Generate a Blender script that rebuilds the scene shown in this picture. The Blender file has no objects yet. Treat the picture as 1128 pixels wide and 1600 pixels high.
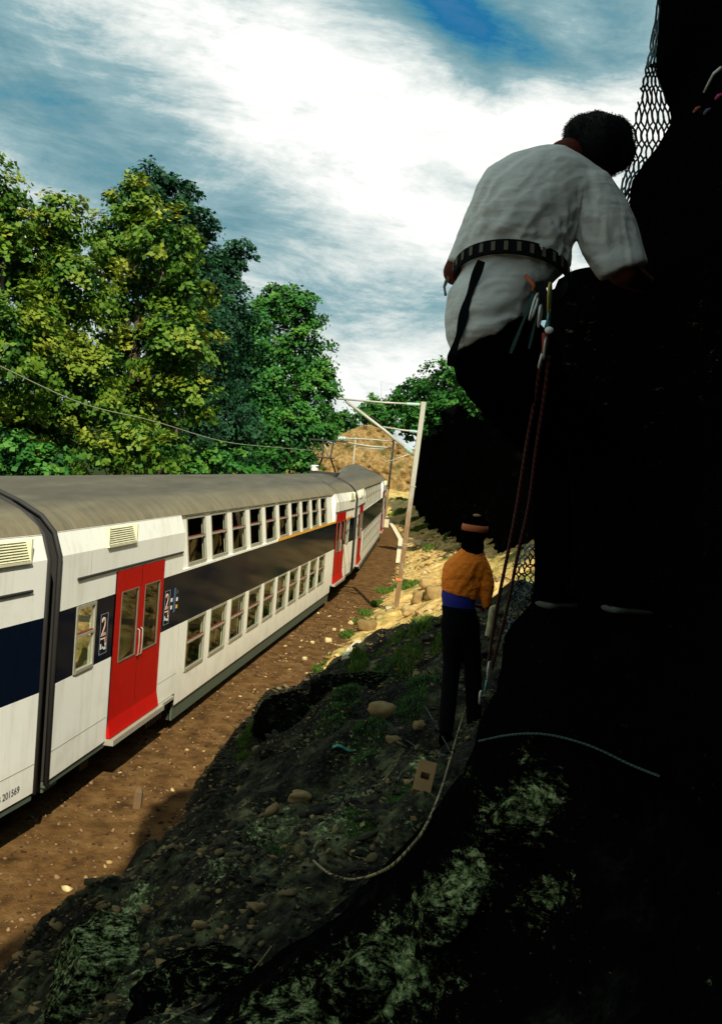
import bpy, bmesh, math, random
import numpy as np
from mathutils import Vector, Matrix, noise as mnoise
random.seed(7); rng = np.random.default_rng(7)
scene = bpy.context.scene
COL = scene.collection

# ------------------------------------------------------------------ camera
F, CX, CY, CZ = 1500.0, 564.0, 800.0, 4.9
RM = np.array([[0.99228, 0.12403, 0.0], [0.00721, -0.05771, 0.99831], [0.12382, -0.9906, -0.05816]])
cam = bpy.data.cameras.new("camera"); camo = bpy.data.objects.new("camera", cam); COL.objects.link(camo)
cam.sensor_fit = 'VERTICAL'; cam.sensor_height = 36.0; cam.lens = 36.0 * F / 1600.0
cam.clip_start = 0.05; cam.clip_end = 3000
rx, ry, rz = RM[:, 0], -RM[:, 1], -RM[:, 2]
camo.matrix_world = Matrix(((rx[0], ry[0], rz[0], 0), (rx[1], ry[1], rz[1], 0), (rx[2], ry[2], rz[2], CZ), (0, 0, 0, 1)))
scene.camera = camo
SUN_AZ, SUN_EL = math.radians(10.5), math.radians(42)      # azimuth: to the right of straight behind the camera
to_sun = Vector((math.sin(SUN_AZ) * math.cos(SUN_EL), -math.cos(SUN_AZ) * math.cos(SUN_EL), math.sin(SUN_EL)))
sl = bpy.data.lights.new("sun", 'SUN'); sl.energy = 5.0; sl.angle = math.radians(.5); sl.color = (1, .93, .76)
so = bpy.data.objects.new("sun", sl); COL.objects.link(so); so.rotation_euler = to_sun.to_track_quat('Z', 'Y').to_euler()
vs = scene.view_settings; vs.view_transform = 'Standard'; vs.look = 'None'; vs.gamma = 1; vs.exposure = 0.5

class NT:
    def __init__(s, nt): s.nt = nt; s.n = nt.nodes; s.l = nt.links
    def put(s, sock, v):
        if isinstance(v, bpy.types.NodeSocket): s.l.new(v, sock)
        elif v is not None: sock.default_value = v
    def math(s, op, a, b=None, c=None, clamp=False):
        n = s.n.new('ShaderNodeMath'); n.operation = op; n.use_clamp = clamp
        for i, v in enumerate((a, b, c)):
            if v is not None: s.put(n.inputs[i], v)
        return n.outputs[0]
    def mix(s, f, a, b, mode='MIX'):
        n = s.n.new('ShaderNodeMix'); n.data_type = 'RGBA'; n.blend_type = mode
        s.put(n.inputs[0], f)
        s.put(n.inputs[6], a if not isinstance(a, tuple) else (*a[:3], 1)); s.put(n.inputs[7], b if not isinstance(b, tuple) else (*b[:3], 1))
        return n.outputs[2]
    def noise(s, vec=None, scale=5, detail=4, rough=.55, dist=0.0):
        n = s.n.new('ShaderNodeTexNoise'); n.inputs['Scale'].default_value = scale; n.inputs['Detail'].default_value = detail
        n.inputs['Roughness'].default_value = rough; n.inputs['Distortion'].default_value = dist
        if vec is not None: s.l.new(vec, n.inputs['Vector'])
        return n.outputs[0]
    def ramp(s, f, stops, interp='LINEAR'):
        n = s.n.new('ShaderNodeValToRGB'); r = n.color_ramp; r.interpolation = interp
        while len(r.elements) < len(stops): r.elements.new(.5)
        for e, (p, c) in zip(r.elements, stops):
            e.position = p; e.color = (*c[:3], 1) if isinstance(c, tuple) else (c, c, c, 1)
        s.put(n.inputs[0], f); return n.outputs[0]
    def mapping(s, vec, scale=(1, 1, 1), rot=(0, 0, 0), loc=(0, 0, 0)):
        n = s.n.new('ShaderNodeMapping'); n.inputs['Scale'].default_value = scale; n.inputs['Rotation'].default_value = rot
        n.inputs['Location'].default_value = loc; s.l.new(vec, n.inputs[0]); return n.outputs[0]
    def pos(s): return s.n.new('ShaderNodeNewGeometry').outputs['Position']
    def obj(s): return s.n.new('ShaderNodeTexCoord').outputs['Object']
    def attr(s, name):
        n = s.n.new('ShaderNodeAttribute'); n.attribute_name = name; return n
    def bump(s, h, strength=.4, dist=.02):
        n = s.n.new('ShaderNodeBump'); n.inputs['Strength'].default_value = strength; n.inputs['Distance'].default_value = dist
        s.l.new(h, n.inputs['Height']); return n.outputs[0]

# ------------------------------------------------------------------ world
world = bpy.data.worlds.new("World"); scene.world = world; world.use_nodes = True
W = NT(world.node_tree); W.n.clear()
wout = W.n.new('ShaderNodeOutputWorld'); bg = W.n.new('ShaderNodeBackground'); W.l.new(bg.outputs[0], wout.inputs[0])
sky = W.n.new('ShaderNodeTexSky'); sky.sky_type = 'NISHITA'; sky.sun_disc = False
sky.sun_elevation = SUN_EL; sky.sun_rotation = math.radians(180) - SUN_AZ
tc = W.n.new('ShaderNodeTexCoord'); sp = W.n.new('ShaderNodeSeparateXYZ'); W.l.new(tc.outputs['Generated'], sp.inputs[0])
az = W.math('ARCTAN2', sp.outputs[0], sp.outputs[1]); el = W.math('ARCSINE', sp.outputs[2])
cb = W.n.new('ShaderNodeCombineXYZ'); W.l.new(az, cb.inputs[0]); W.l.new(el, cb.inputs[1]); ae = cb.outputs[0]
def blob(a0, e0, sa, se, rot, amp):      # a soft bank of cloud (or a clear gap) round one bearing of the sky
    da = W.math('SUBTRACT', az, a0); de = W.math('SUBTRACT', el, e0); c, s_ = math.cos(rot), math.sin(rot)
    p = W.math('ADD', W.math('MULTIPLY', da, c / sa), W.math('MULTIPLY', de, s_ / sa))
    q = W.math('ADD', W.math('MULTIPLY', da, -s_ / se), W.math('MULTIPLY', de, c / se))
    r = W.math('ADD', W.math('MULTIPLY', p, p), W.math('MULTIPLY', q, q))
    return W.math('MULTIPLY', W.math('EXPONENT', W.math('MULTIPLY', r, -1.0)), amp)
streak = W.mapping(ae, scale=(2.2, 9, 1), rot=(0, 0, math.radians(22)))
n1 = W.noise(streak, 1.7, 12, .72, .3); n2 = W.noise(W.mapping(ae, scale=(3.2, 5, 1), rot=(0, 0, math.radians(30)), loc=(3, 1, 0)), 2.0, 10, .62, .5)
cover = W.math('ADD', W.math('MULTIPLY', W.math('SUBTRACT', n1, .5), 1.25), W.math('MULTIPLY', W.math('SUBTRACT', n2, .5), .9))
cover = W.math('ADD', cover, .64)
def bearing(x, y):
    d = RM @ np.array([(x - CX) / F, (y - CY) / F, 1.0]); return math.atan2(d[0], d[1]), math.atan2(d[2], math.hypot(d[0], d[1]))
for (bx, by, sa, se, rot, amp) in [
        (330, 70, .16, .07, -.2, .13), (480, 170, .14, .08, -.4, .14), (690, 250, .15, .08, -.4, .18), (880, 190, .14, .05, .1, .34), (760, 400, .12, .06, -.3, .2), (600, 590, .10, .05, 0, .38), (620, 110, .08, .05, 0, .12),
        (40, 180, .14, .05, -.2, -.10), (200, 250, .12, .04, -.35, -.12), (420, 330, .12, .035, -.3, -.10), (610, 440, .10, .03, -.2, -.10), (480, 480, .08, .035, -.1, -.04),
        (735, 45, .07, .032, -.5, -.72), (640, 5, .06, .03, 0, -.38), (840, 75, .05, .018, -.4, -.45), (960, 50, .06, .05, 0, -.30)]:
    b = (*bearing(bx, by), sa, se, rot, amp)
    cover = W.math('ADD', cover, blob(*b))
cloudc = W.ramp(cover, [(0.0, (.008, .12, .26)), (.20, (.06, .20, .275)), (.38, (.125, .245, .285)), (.56, (.21, .33, .36)), (.74, (.48, .54, .53)), (.95, (.76, .76, .73))])
thick = W.math('MULTIPLY_ADD', cover, .8, .97, clamp=True)
skyc = W.mix(1.0, sky.outputs[0], (.09, .09, .09), 'MULTIPLY')
W.put(bg.inputs[0], W.mix(thick, skyc, cloudc)); bg.inputs[1].default_value = 1.0

# ------------------------------------------------------------------ helpers
def ray(x, y): return RM @ np.array([(x - CX) / F, (y - CY) / F, 1.0])
def P(x, y, Y):                      # the point of the place at distance Y that the survey reading (x, y) names
    d = ray(x, y); return Vector((d[0] * Y / d[1], Y, CZ + d[2] * Y / d[1]))
def tag(o, label=None, cat=None, group=None, kind=None):
    if label: o['label'] = label
    if cat: o['category'] = cat
    if group: o['group'] = group
    if kind: o['kind'] = kind
    return o
def obj(name, me, mat=None, parent=None):
    o = bpy.data.objects.new(name, me); COL.objects.link(o)
    if mat is not None:
        for m in (mat if isinstance(mat, (list, tuple)) else [mat]): me.materials.append(m)
    if parent is not None: o.parent = parent
    return o
def empty(name, loc=(0, 0, 0), rz=0):
    o = bpy.data.objects.new(name, None); COL.objects.link(o); o.location = loc; o.rotation_euler = (0, 0, rz); return o
def mesh_np(name, V, Q, smooth=False, attr=None):
    """V (n,3), Q (m,k) constant k"""
    me = bpy.data.meshes.new(name); V = np.asarray(V, np.float32); Q = np.asarray(Q, np.int32); k = Q.shape[1]
    me.vertices.add(len(V)); me.vertices.foreach_set('co', V.ravel())
    me.loops.add(Q.size); me.loops.foreach_set('vertex_index', Q.ravel())
    me.polygons.add(len(Q)); me.polygons.foreach_set('loop_start', np.arange(0, Q.size, k, dtype=np.int32))
    if smooth: me.polygons.foreach_set('use_smooth', np.ones(len(Q), bool))
    me.update(calc_edges=True)
    if attr is not None:
        a = me.attributes.new('tint', 'FLOAT', 'FACE'); a.data.foreach_set('value', np.asarray(attr, np.float32))
    return me
class MB:
    def __init__(s): s.v = []; s.f = []; s.m = []
    def quad(s, pts, m=0):
        i = len(s.v); s.v += [tuple(p) for p in pts]; s.f.append(tuple(range(i, i + len(pts)))); s.m.append(m)
    def box(s, a, b, m=0):
        (x0, y0, z0), (x1, y1, z1) = a, b; i = len(s.v)
        s.v += [(x0, y0, z0), (x1, y0, z0), (x1, y1, z0), (x0, y1, z0), (x0, y0, z1), (x1, y0, z1), (x1, y1, z1), (x0, y1, z1)]
        for q in ((0, 3, 2, 1), (4, 5, 6, 7), (0, 1, 5, 4), (1, 2, 6, 5), (2, 3, 7, 6), (3, 0, 4, 7)): s.f.append(tuple(i + k for k in q)); s.m.append(m)
    def tube(s, pts, r, n=8, m=0, cap=True, closed=False):
        pts = [Vector(p) for p in pts]; N = len(pts); rs = r if isinstance(r, (list, tuple)) else [r] * N
        T0 = (pts[1] - pts[0]).normalized(); up = Vector((0, 0, 1)) if abs(T0.z) < .9 else Vector((1, 0, 0)); nrm = T0.cross(up).normalized(); base = len(s.v)
        for i, p in enumerate(pts):
            if closed: T = (pts[(i + 1) % N] - pts[i - 1]).normalized()
            else: T = (pts[min(i + 1, N - 1)] - pts[max(i - 1, 0)]).normalized()
            nrm = (nrm - T * nrm.dot(T)).normalized(); bn = T.cross(nrm)
            for k in range(n):
                a = 2 * math.pi * k / n; s.v.append(tuple(p + (nrm * math.cos(a) + bn * math.sin(a)) * rs[i]))
        for i in range(N if closed else N - 1):
            j = (i + 1) % N
            for k in range(n):
                s.f.append((base + i * n + k, base + i * n + (k + 1) % n, base + j * n + (k + 1) % n, base + j * n + k)); s.m.append(m)
        if cap and not closed:
            s.f.append(tuple(base + k for k in range(n))[::-1]); s.m.append(m)
            s.f.append(tuple(base + (N - 1) * n + k for k in range(n))); s.m.append(m)
    def loft(s, rings, m=0):         # rings of equal length, capped
        n = len(rings[0]); base = len(s.v)
        for r in rings: s.v += [tuple(p) for p in r]
        for i in range(len(rings) - 1):
            for k in range(n):
                s.f.append((base + i * n + k, base + i * n + (k + 1) % n, base + (i + 1) * n + (k + 1) % n, base + (i + 1) * n + k)); s.m.append(m)
        s.f.append(tuple(base + k for k in range(n))[::-1]); s.m.append(m)
        s.f.append(tuple(base + (len(rings) - 1) * n + k for k in range(n))); s.m.append(m)
    def ball(s, c, r, n=10, m=0):
        c = Vector(c); r = (r, r, r) if not isinstance(r, (tuple, list)) else r; rings = []
        for i in range(1, n):
            a = math.pi * i / n
            rings.append([c + Vector((r[0] * math.sin(a) * math.cos(t), r[1] * math.sin(a) * math.sin(t), -r[2] * math.cos(a))) for t in [2 * math.pi * k / (n + 2) for k in range(n + 2)]])
        s.loft(rings, m)
    def build(s, name, mat, parent=None, smooth=False):
        me = bpy.data.meshes.new(name); me.from_pydata(s.v, [], s.f)
        me.polygons.foreach_set('material_index', s.m)
        if smooth: me.polygons.foreach_set('use_smooth', [True] * len(s.f))
        me.update()
        bm = bmesh.new(); bm.from_mesh(me); bmesh.ops.recalc_face_normals(bm, faces=bm.faces); bm.to_mesh(me); bm.free()
        return obj(name, me, mat, parent)
def remesh(o, vox=.01, it=6, fac=.5):
    m = o.modifiers.new('r', 'REMESH'); m.mode = 'VOXEL'; m.voxel_size = vox; m.use_smooth_shade = True
    m = o.modifiers.new('s', 'SMOOTH'); m.iterations = it; m.factor = fac
    return o
def copy_tree(o, parent=None):
    c = o.copy(); COL.objects.link(c); c.parent = parent
    for ch in list(o.children): copy_tree(ch, c)
    return c
# vectorised lattice noise
_perm = rng.random((32, 32, 32)).astype(np.float32)
def vnoise(x, y, z):
    xi, yi, zi = np.floor(x).astype(int), np.floor(y).astype(int), np.floor(z).astype(int)
    fx, fy, fz = x - xi, y - yi, z - zi; fx, fy, fz = [t * t * (3 - 2 * t) for t in (fx, fy, fz)]
    g = lambda a, b, c: _perm[(xi + a) & 31, (yi + b) & 31, (zi + c) & 31]
    l = lambda a, b, t: a + (b - a) * t
    return l(l(l(g(0, 0, 0), g(1, 0, 0), fx), l(g(0, 1, 0), g(1, 1, 0), fx), fy), l(l(g(0, 0, 1), g(1, 0, 1), fx), l(g(0, 1, 1), g(1, 1, 1), fx), fy), fz) - .5
def fbm(x, y, z, oct=5, gain=.5):
    s = 0; a = 1
    for o_ in range(oct): s = s + a * vnoise(x * 2.03 ** o_ + 7.3 * o_, y * 2.03 ** o_ + 3.1 * o_, z * 2.03 ** o_ + 5.7 * o_); a *= gain
    return s

# ------------------------------------------------------------------ materials
MATS = {}
def mat(name, color=None, rough=.7, metal=0.0, fn=None, spec=.4):
    if name in MATS: return MATS[name]
    m = bpy.data.materials.new(name); m.use_nodes = True; t = NT(m.node_tree); b = t.n['Principled BSDF']
    b.inputs['Roughness'].default_value = rough; b.inputs['Metallic'].default_value = metal; b.inputs['Specular IOR Level'].default_value = spec
    if color is not None:
        n = t.noise(t.pos(), 6, 5, .6); n2_ = t.noise(t.pos(), 55, 3, .6)
        k = t.math('MULTIPLY_ADD', n, .5, .72); k = t.math('MULTIPLY', k, t.math('MULTIPLY_ADD', n2_, .3, .87))
        cbx = t.n.new('ShaderNodeCombineColor'); [t.l.new(k, cbx.inputs[i]) for i in range(3)]
        t.put(b.inputs['Base Color'], t.mix(1.0, (*color, 1), cbx.outputs[0], 'MULTIPLY'))
    if fn: fn(t, b)
    MATS[name] = m; return m
def f_white(t, b):
    p = t.obj(); st = t.noise(t.mapping(p, scale=(1.5, 1.1, .12)), 5, 5, .65); gr = t.noise(p, 2.2, 5, .6); fine = t.noise(t.pos(), 60, 3, .7)
    d = t.math('MULTIPLY', t.math('SUBTRACT', st, .5, clamp=True), 2.2, clamp=True)
    c = t.mix(d, (.88, .88, .80), (.60, .58, .48)); c = t.mix(t.math('MULTIPLY', t.math('SUBTRACT', gr, .52, clamp=True), 1.6, clamp=True), c, (.62, .61, .50))
    z = t.n.new('ShaderNodeSeparateXYZ'); t.l.new(p, z.inputs[0])
    low = t.math('MULTIPLY', t.math('SUBTRACT', .5, z.outputs[2], clamp=True), t.math('MULTIPLY', gr, .9), clamp=True)
    c = t.mix(low, c, (.36, .31, .21)); c = t.mix(t.math('MULTIPLY', t.math('SUBTRACT', fine, .62, clamp=True), 1.2, clamp=True), c, (.5, .48, .38))
    t.put(b.inputs['Base Color'], c); t.put(b.inputs['Normal'], t.bump(gr, .05, .01))
M_white = mat('coach_white', rough=.42, fn=f_white)
M_navy = mat('coach_navy', (.003, .006, .014), .10, spec=.10)
M_navy.node_tree.nodes['Principled BSDF'].inputs['IOR'].default_value = 1.14
M_red = mat('coach_red', (.42, .002, .001), .6, spec=.12)
M_orange = mat('coach_orange', (.75, .36, .02), .5)
M_green = mat('coach_grey_green', (.06, .085, .06), .6)
def f_roof(t, b):
    p = t.obj(); a = t.noise(t.mapping(p, scale=(2.5, .35, 2.5)), 1.6, 6, .65); g = t.noise(p, 14, 5, .7); e = t.noise(t.mapping(p, scale=(.9, 5, 1)), 1.5, 4, .6)
    x = t.n.new('ShaderNodeSeparateXYZ'); t.l.new(p, x.inputs[0])
    c = t.ramp(a, [(.3, (.045, .042, .028)), (.55, (.078, .072, .048)), (.8, (.125, .115, .072))])
    edge = t.math('MULTIPLY', t.math('SUBTRACT', t.math('ABSOLUTE', t.math('ADD', x.outputs[0], 1.4)), .85, clamp=True), 2.2, clamp=True)
    c = t.mix(t.math('MULTIPLY', edge, t.math('MULTIPLY_ADD', e, 1.4, -.15, clamp=True), clamp=True), c, (.24, .20, .115))  # lit roof edges painted as a paler tone, broken by brown staining
    c = t.mix(t.math('MULTIPLY', t.math('SUBTRACT', g, .5, clamp=True), 1.6, clamp=True), c, (.10, .075, .045))
    t.put(b.inputs['Base Color'], c); t.put(b.inputs['Normal'], t.bump(g, .3, .01))
M_roof = mat('coach_roof', rough=.75, fn=f_roof)
M_frame = mat('window_frame_metal', (.33, .32, .25), .45, .2)
M_thin = mat('door_trim', (.14, .13, .09), .5, .2)
M_rubber = mat('rubber', (.018, .017, .015), .7)
M_gang = mat('gangway_canvas', (.12, .092, .045), .8)
M_under = mat('underframe', (.03, .026, .018), .8)
M_int = mat('interior', (.15, .14, .09), .7)
M_intd = mat('interior_dark', (.05, .045, .03), .8)
M_seat = mat('seat_cloth', (.16, .10, .035), .8)
M_seatr = mat('seat_red_trim', (.20, .028, .018), .7)
M_lett = mat('lettering_white', (.75, .75, .68), .6)
M_letd = mat('lettering_dark', (.05, .05, .05), .6)
M_lettr = mat('lettering_red', (.72, .22, .12), .6)
M_yel = mat('lettering_yellow', (.7, .45, .05), .6)
M_blue = mat('sign_blue', (.03, .09, .22), .5)
def glass_mat(name, tint, rough, mixv):
    m = bpy.data.materials.new(name); m.use_nodes = True; t = NT(m.node_tree); t.n.remove(t.n['Principled BSDF']); o = t.n['Material Output']
    tr = t.n.new('ShaderNodeBsdfTransparent'); tr.inputs[0].default_value = (*tint, 1); gl = t.n.new('ShaderNodeBsdfGlossy'); gl.inputs['Roughness'].default_value = rough
    gl.inputs['Color'].default_value = (.9, .95, .9, 1)
    fr = t.n.new('ShaderNodeFresnel'); fr.inputs[0].default_value = 1.5; k = t.math('MULTIPLY_ADD', fr.outputs[0], .40, mixv, clamp=True)
    ms = t.n.new('ShaderNodeMixShader'); t.l.new(k, ms.inputs[0]); t.l.new(tr.outputs[0], ms.inputs[1]); t.l.new(gl.outputs[0], ms.inputs[2]); t.l.new(ms.outputs[0], o.inputs[0])
    return m
M_glass = glass_mat('window_glass', (.62, .66, .55), .02, .02)
M_glassd = glass_mat('door_glass', (.28, .32, .25), .02, .03)

# ------------------------------------------------------------------ ground
A0, U1 = np.array([-3.296, 11.12]), np.array([.1308, .9914])
def headdir(deg): r = math.radians(deg); return np.array([math.sin(r), math.cos(r)])
CARS = []                                  # (side corner at the near end, heading)
p1 = A0; CARS.append((A0 - headdir(7.52) * .36 - headdir(12.4) * 24.3 + np.array([.03, 0]), 12.4))
CARS.append((A0, 7.52)); e1 = A0 + headdir(7.52) * 24.3 + headdir(5.6) * .5
CARS.append((e1, 3.7)); e2 = e1 + headdir(3.7) * 24.3 + headdir(1) * .5
CARS.append((e2, -2.2)); e3 = e2 + headdir(-2.2) * 24.3
SL = [(-60, -36.), (-30, -20.5)] + [(CARS[0][0][1], CARS[0][0][0]), (10.9, -3.34), (e1[1], e1[0]), (e2[1], e2[0]), (e3[1], e3[0]), (e3[1] + 22, e3[0] - 3.6), (160, -16), (300, -80), (900, -400)]
SY, SX = [a for a, b in SL], [b for a, b in SL]
_yy = np.linspace(-60, 900, 9601); _xs = np.interp(_yy, SY, SX); _k = np.ones(61) / 61; _xp = np.pad(_xs, 30, mode='edge'); _xsm = np.convolve(_xp, _k, 'valid')
def side_x(Y): return np.interp(Y, _yy, _xsm)
TZ = [(-60, 9.), (-22, 5.), (-12, 1.2), (-9, .1), (-6, -.05), (0, -.05), (1.35, -.05), (1.6, .1)]
def smooth(a, b, x): t = np.clip((x - a) / (b - a), 0, 1); return t * t * (3 - 2 * t)
def height(X, Y):
    X, Y = np.asarray(X, float), np.asarray(Y, float); t = X - side_x(Y)
    base = np.interp(t, [-300, -60, -22, -12, -9, -6, 1.3, 1.6], [30, 12., 4., .8, .0, -.05, -.05, 0.])
    tn = t - np.interp(Y, [3, 9.5, 11.5], [.55, .5, 0])
    near = np.interp(tn, [1.62, 1.72, 1.95, 2.6, 3.2, 4.2, 5., 6, 7, 60], [0, .75, 1.15, 1.55, 2.0, 2.5, 2.85, 3.3, 4, 14])
    far = np.interp(t, [1.5, 2.0, 2.6, 4., 5., 6., 7, 60], [0, .25, .5, 1.3, 1.8, 2.4, 3.4, 14])
    edge = 14.6 + .35 * np.sin(X * 2.3) + .8 * fbm(X * .9, Y * .2, X * 0 + 4, 3)
    k = smooth(edge - .5, edge + 1.6, Y - .25 * (t - 3))
    bank = near * (1 - k) + far * k
    bank = np.where(Y > 75, bank * (1 - smooth(75, 95, Y)) + np.minimum(bank, 1.2) * smooth(75, 95, Y), bank)
    z = base + bank
    amp = np.interp(t, [-9, -6, 1.3, 1.7, 2.4, 6], [.5, .03, .03, .25, .42, .5])
    d2 = np.hypot(X, Y)
    z = z + amp * fbm(X * .9, Y * .9, X * 0 + 1.3, 6, .55) * 1.0
    step = fbm(X * 1.7 + 3, Y * 1.2, X * 0 + 9, 4, .5); z = z + np.where(t > 1.6, .32 * (np.abs(step) ** .8) * (d2 < 22), 0)
    return z
def axis(lo, hi, fine, step, grow):
    a = list(np.arange(fine[0], fine[1] + 1e-6, step)); s = step
    while a[-1] < hi: s *= grow; a.append(a[-1] + s)
    s = step
    while a[0] > lo: s *= grow; a.insert(0, a[0] - s)
    return np.array(a)
ax_ = axis(-900, 900, (-4.5, 7), .045, 1.13); ay_ = axis(-500, 1500, (2.5, 20), .06, 1.035)
GX, GY = np.meshgrid(ax_, ay_); GZ = height(GX, GY)
nx, ny = len(ax_), len(ay_); idx = np.arange(nx * ny).reshape(ny, nx)
Q = np.stack([idx[:-1, :-1], idx[:-1, 1:], idx[1:, 1:], idx[1:, :-1]], -1).reshape(-1, 4)
me = mesh_np('ground', np.stack([GX, GY, GZ], -1).reshape(-1, 3), Q, True)
tt = (GX - side_x(GY)); a = me.attributes.new('lateral', 'FLOAT', 'POINT'); a.data.foreach_set('value', tt.ravel().astype(np.float32))
def f_ground(t, b):
    p = t.pos(); lat = t.attr('lateral').outputs['Fac']; n_big = t.noise(p, .55, 5, .6); n_m = t.noise(p, 3.2, 6, .65); n_f = t.noise(p, 26, 4, .7)
    vo = t.n.new('ShaderNodeTexVoronoi'); vo.inputs['Scale'].default_value = 16; t.l.new(p, vo.inputs['Vector'])
    sx = t.n.new('ShaderNodeSeparateXYZ'); t.l.new(p, sx.inputs[0])
    dirt = t.ramp(n_m, [(.30, (.034, .017, .005)), (.5, (.125, .062, .018)), (.70, (.20, .115, .04))])
    dirt = t.mix(t.math('MULTIPLY', n_f, .5), dirt, (.04, .024, .010)); 
    peb = t.ramp(vo.outputs['Color'], [(.0, 0.), (.95, 0.), (.99, 1.)]); dirt = t.mix(t.math('MULTIPLY', peb, .45), dirt, (.34, .24, .13))
    sand = t.ramp(n_m, [(.3, (.22, .13, .032)), (.45, (.58, .37, .11)), (.62, (.78, .58, .24))])
    sand = t.mix(t.math('MULTIPLY', n_f, .3), sand, (.2, .12, .04))
    grn = t.math('MULTIPLY', t.math('SUBTRACT', n_big, .50, clamp=True), 7, clamp=True); sand = t.mix(t.math('MULTIPLY', grn, .8), sand, (.06, .12, .015))
    rock = t.ramp(n_m, [(.40, (.002, .002, .0015)), (.50, (.009, .010, .005)), (.58, (.045, .05, .022)), (.68, (.14, .14, .065))])  # bank rock sunk towards black, its shade put into the colour
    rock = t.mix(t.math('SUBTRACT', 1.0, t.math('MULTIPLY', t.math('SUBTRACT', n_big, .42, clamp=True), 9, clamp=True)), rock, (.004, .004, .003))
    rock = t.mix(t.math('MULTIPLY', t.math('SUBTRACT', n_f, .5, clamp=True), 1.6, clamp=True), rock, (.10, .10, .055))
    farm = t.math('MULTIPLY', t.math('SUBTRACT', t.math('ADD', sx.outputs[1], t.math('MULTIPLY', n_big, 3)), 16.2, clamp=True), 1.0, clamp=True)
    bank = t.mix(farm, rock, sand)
    onb = t.math('MULTIPLY', t.math('SUBTRACT', t.math('ADD', lat, t.math('MULTIPLY', t.math('SUBTRACT', n_m, .5), 1.3)), 1.45, clamp=True), 4, clamp=True)
    c = t.mix(onb, dirt, bank)
    left = t.math('MULTIPLY', t.math('SUBTRACT', -7.0, lat, clamp=True), 1, clamp=True); c = t.mix(left, c, (.02, .035, .008))
    lm = t.math('MULTIPLY', t.math('SUBTRACT', t.math('ADD', t.attr('lichen').outputs['Fac'], t.math('MULTIPLY', t.math('SUBTRACT', t.noise(t.mapping(p, scale=(1, 1, 2.2), rot=(.5, .4, .3)), 16, 10, .84, .25), .5), 5.0)), .62), 2.2, clamp=True)
    c = t.mix(lm, c, t.ramp(t.noise(p, 18, 6, .75), [(.38, (.02, .028, .010)), (.5, (.20, .27, .10)), (.61, (.50, .57, .27))]))
    t.put(b.inputs['Base Color'], c); b.inputs['Roughness'].default_value = .95; b.inputs['Specular IOR Level'].default_value = .1
    h = t.math('ADD', t.math('MULTIPLY', n_m, .6), t.math('MULTIPLY', n_f, .25)); t.put(b.inputs['Normal'], t.bump(h, .9, .09))
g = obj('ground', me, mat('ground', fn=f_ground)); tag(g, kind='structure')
def hit(x, y, lift=0.0):            # where the sight line of a survey reading meets the ground
    d = ray(x, y); d = d / d[1]; Y = np.arange(2.0, 160, .02); X = d[0] * Y; Z = CZ + d[2] * Y
    k = np.nonzero(Z < height(X, Y))[0]
    if not len(k): return None
    Yh = Y[k[0]]; return Vector((d[0] * Yh, Yh, CZ + d[2] * Yh + lift))


# ------------------------------------------------------------------ rock cliffs
def f_rock(t, b):
    p = t.pos(); sx = t.n.new('ShaderNodeSeparateXYZ'); t.l.new(p, sx.inputs[0])
    n_b = t.noise(p, .9, 4, .6); n_m = t.noise(p, 4.5, 8, .72, .4); n_f = t.noise(p, 45, 4, .7)
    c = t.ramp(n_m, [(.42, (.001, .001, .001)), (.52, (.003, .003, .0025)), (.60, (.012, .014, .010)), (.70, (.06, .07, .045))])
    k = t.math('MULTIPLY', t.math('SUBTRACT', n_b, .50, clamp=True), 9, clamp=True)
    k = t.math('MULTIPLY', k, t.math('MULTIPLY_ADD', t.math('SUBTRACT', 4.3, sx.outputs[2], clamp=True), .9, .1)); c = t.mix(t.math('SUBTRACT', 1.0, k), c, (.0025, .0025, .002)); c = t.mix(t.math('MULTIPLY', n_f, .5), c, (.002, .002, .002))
    lm = t.math('MULTIPLY', t.math('SUBTRACT', t.math('ADD', t.attr('lichen').outputs['Fac'], t.math('MULTIPLY', t.math('SUBTRACT', t.noise(t.mapping(p, scale=(1, 1, 2.2), rot=(.5, .4, .3)), 16, 10, .84, .25), .5), 5.0)), .62), 2.2, clamp=True)
    c = t.mix(lm, c, t.ramp(t.noise(p, 18, 6, .75), [(.38, (.02, .028, .010)), (.5, (.20, .27, .10)), (.61, (.50, .57, .27))]))
    t.put(b.inputs['Base Color'], c); b.inputs['Roughness'].default_value = .95; b.inputs['Specular IOR Level'].default_value = .0
    t.put(b.inputs['Normal'], t.bump(t.math('ADD', n_m, t.math('MULTIPLY', n_f, .2)), 1.0, .08))
M_rock = mat('shade_dark_rock', fn=f_rock)  # near-black colour carries the deep shade of the cliff
def cliff_x(Y, z):
    Xn = np.interp(z, [2.4, 3.2, 3.9, 4.27, 4.4, 4.66, 5.3, 5.69, 5.75, 5.85, 6.1, 6.25, 6.37, 6.45, 6.55, 6.85, 9, 13], [.62, .60, .58, .60, .71, .70,   .60, .655, .93, .95, .90, 1.0, 1.05, 1.02, .96, .92, 1.0, 3.4])
    flat = 1.02 + np.interp(Y, [-9, -5.7, -4.8, -2.9, -.8, 1.05, 3], [-1.6, -1.6, -1.35, -.7, -1.0, .2, 1.2]) * np.clip(z - 7.3, 0, 99) / 5.3  # unseen upper face, its overhang shaped to throw shadow on the track bed
    k = smooth(3.05, 3.75, Y); x = flat * (1 - k) + Xn * k
    x = x + np.where(Y > 3.9, .52 * (Y - 3.9), 0)
    lim = np.interp(Y, [3, 8, 12.4, 18, 27, 35, 49, 75, 84], [9, 9, 5.6, 6.4, 6.1, 5.5, 4.9, 4.5, 4.4])
    x = x - np.interp(z, [1.6, 2.4, 3.0, 3.5, 4.0], [2.0, 1.1, .55, .2, 0]) * (1 - smooth(5, 8, Y))
    return np.minimum(x, lim)
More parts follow.
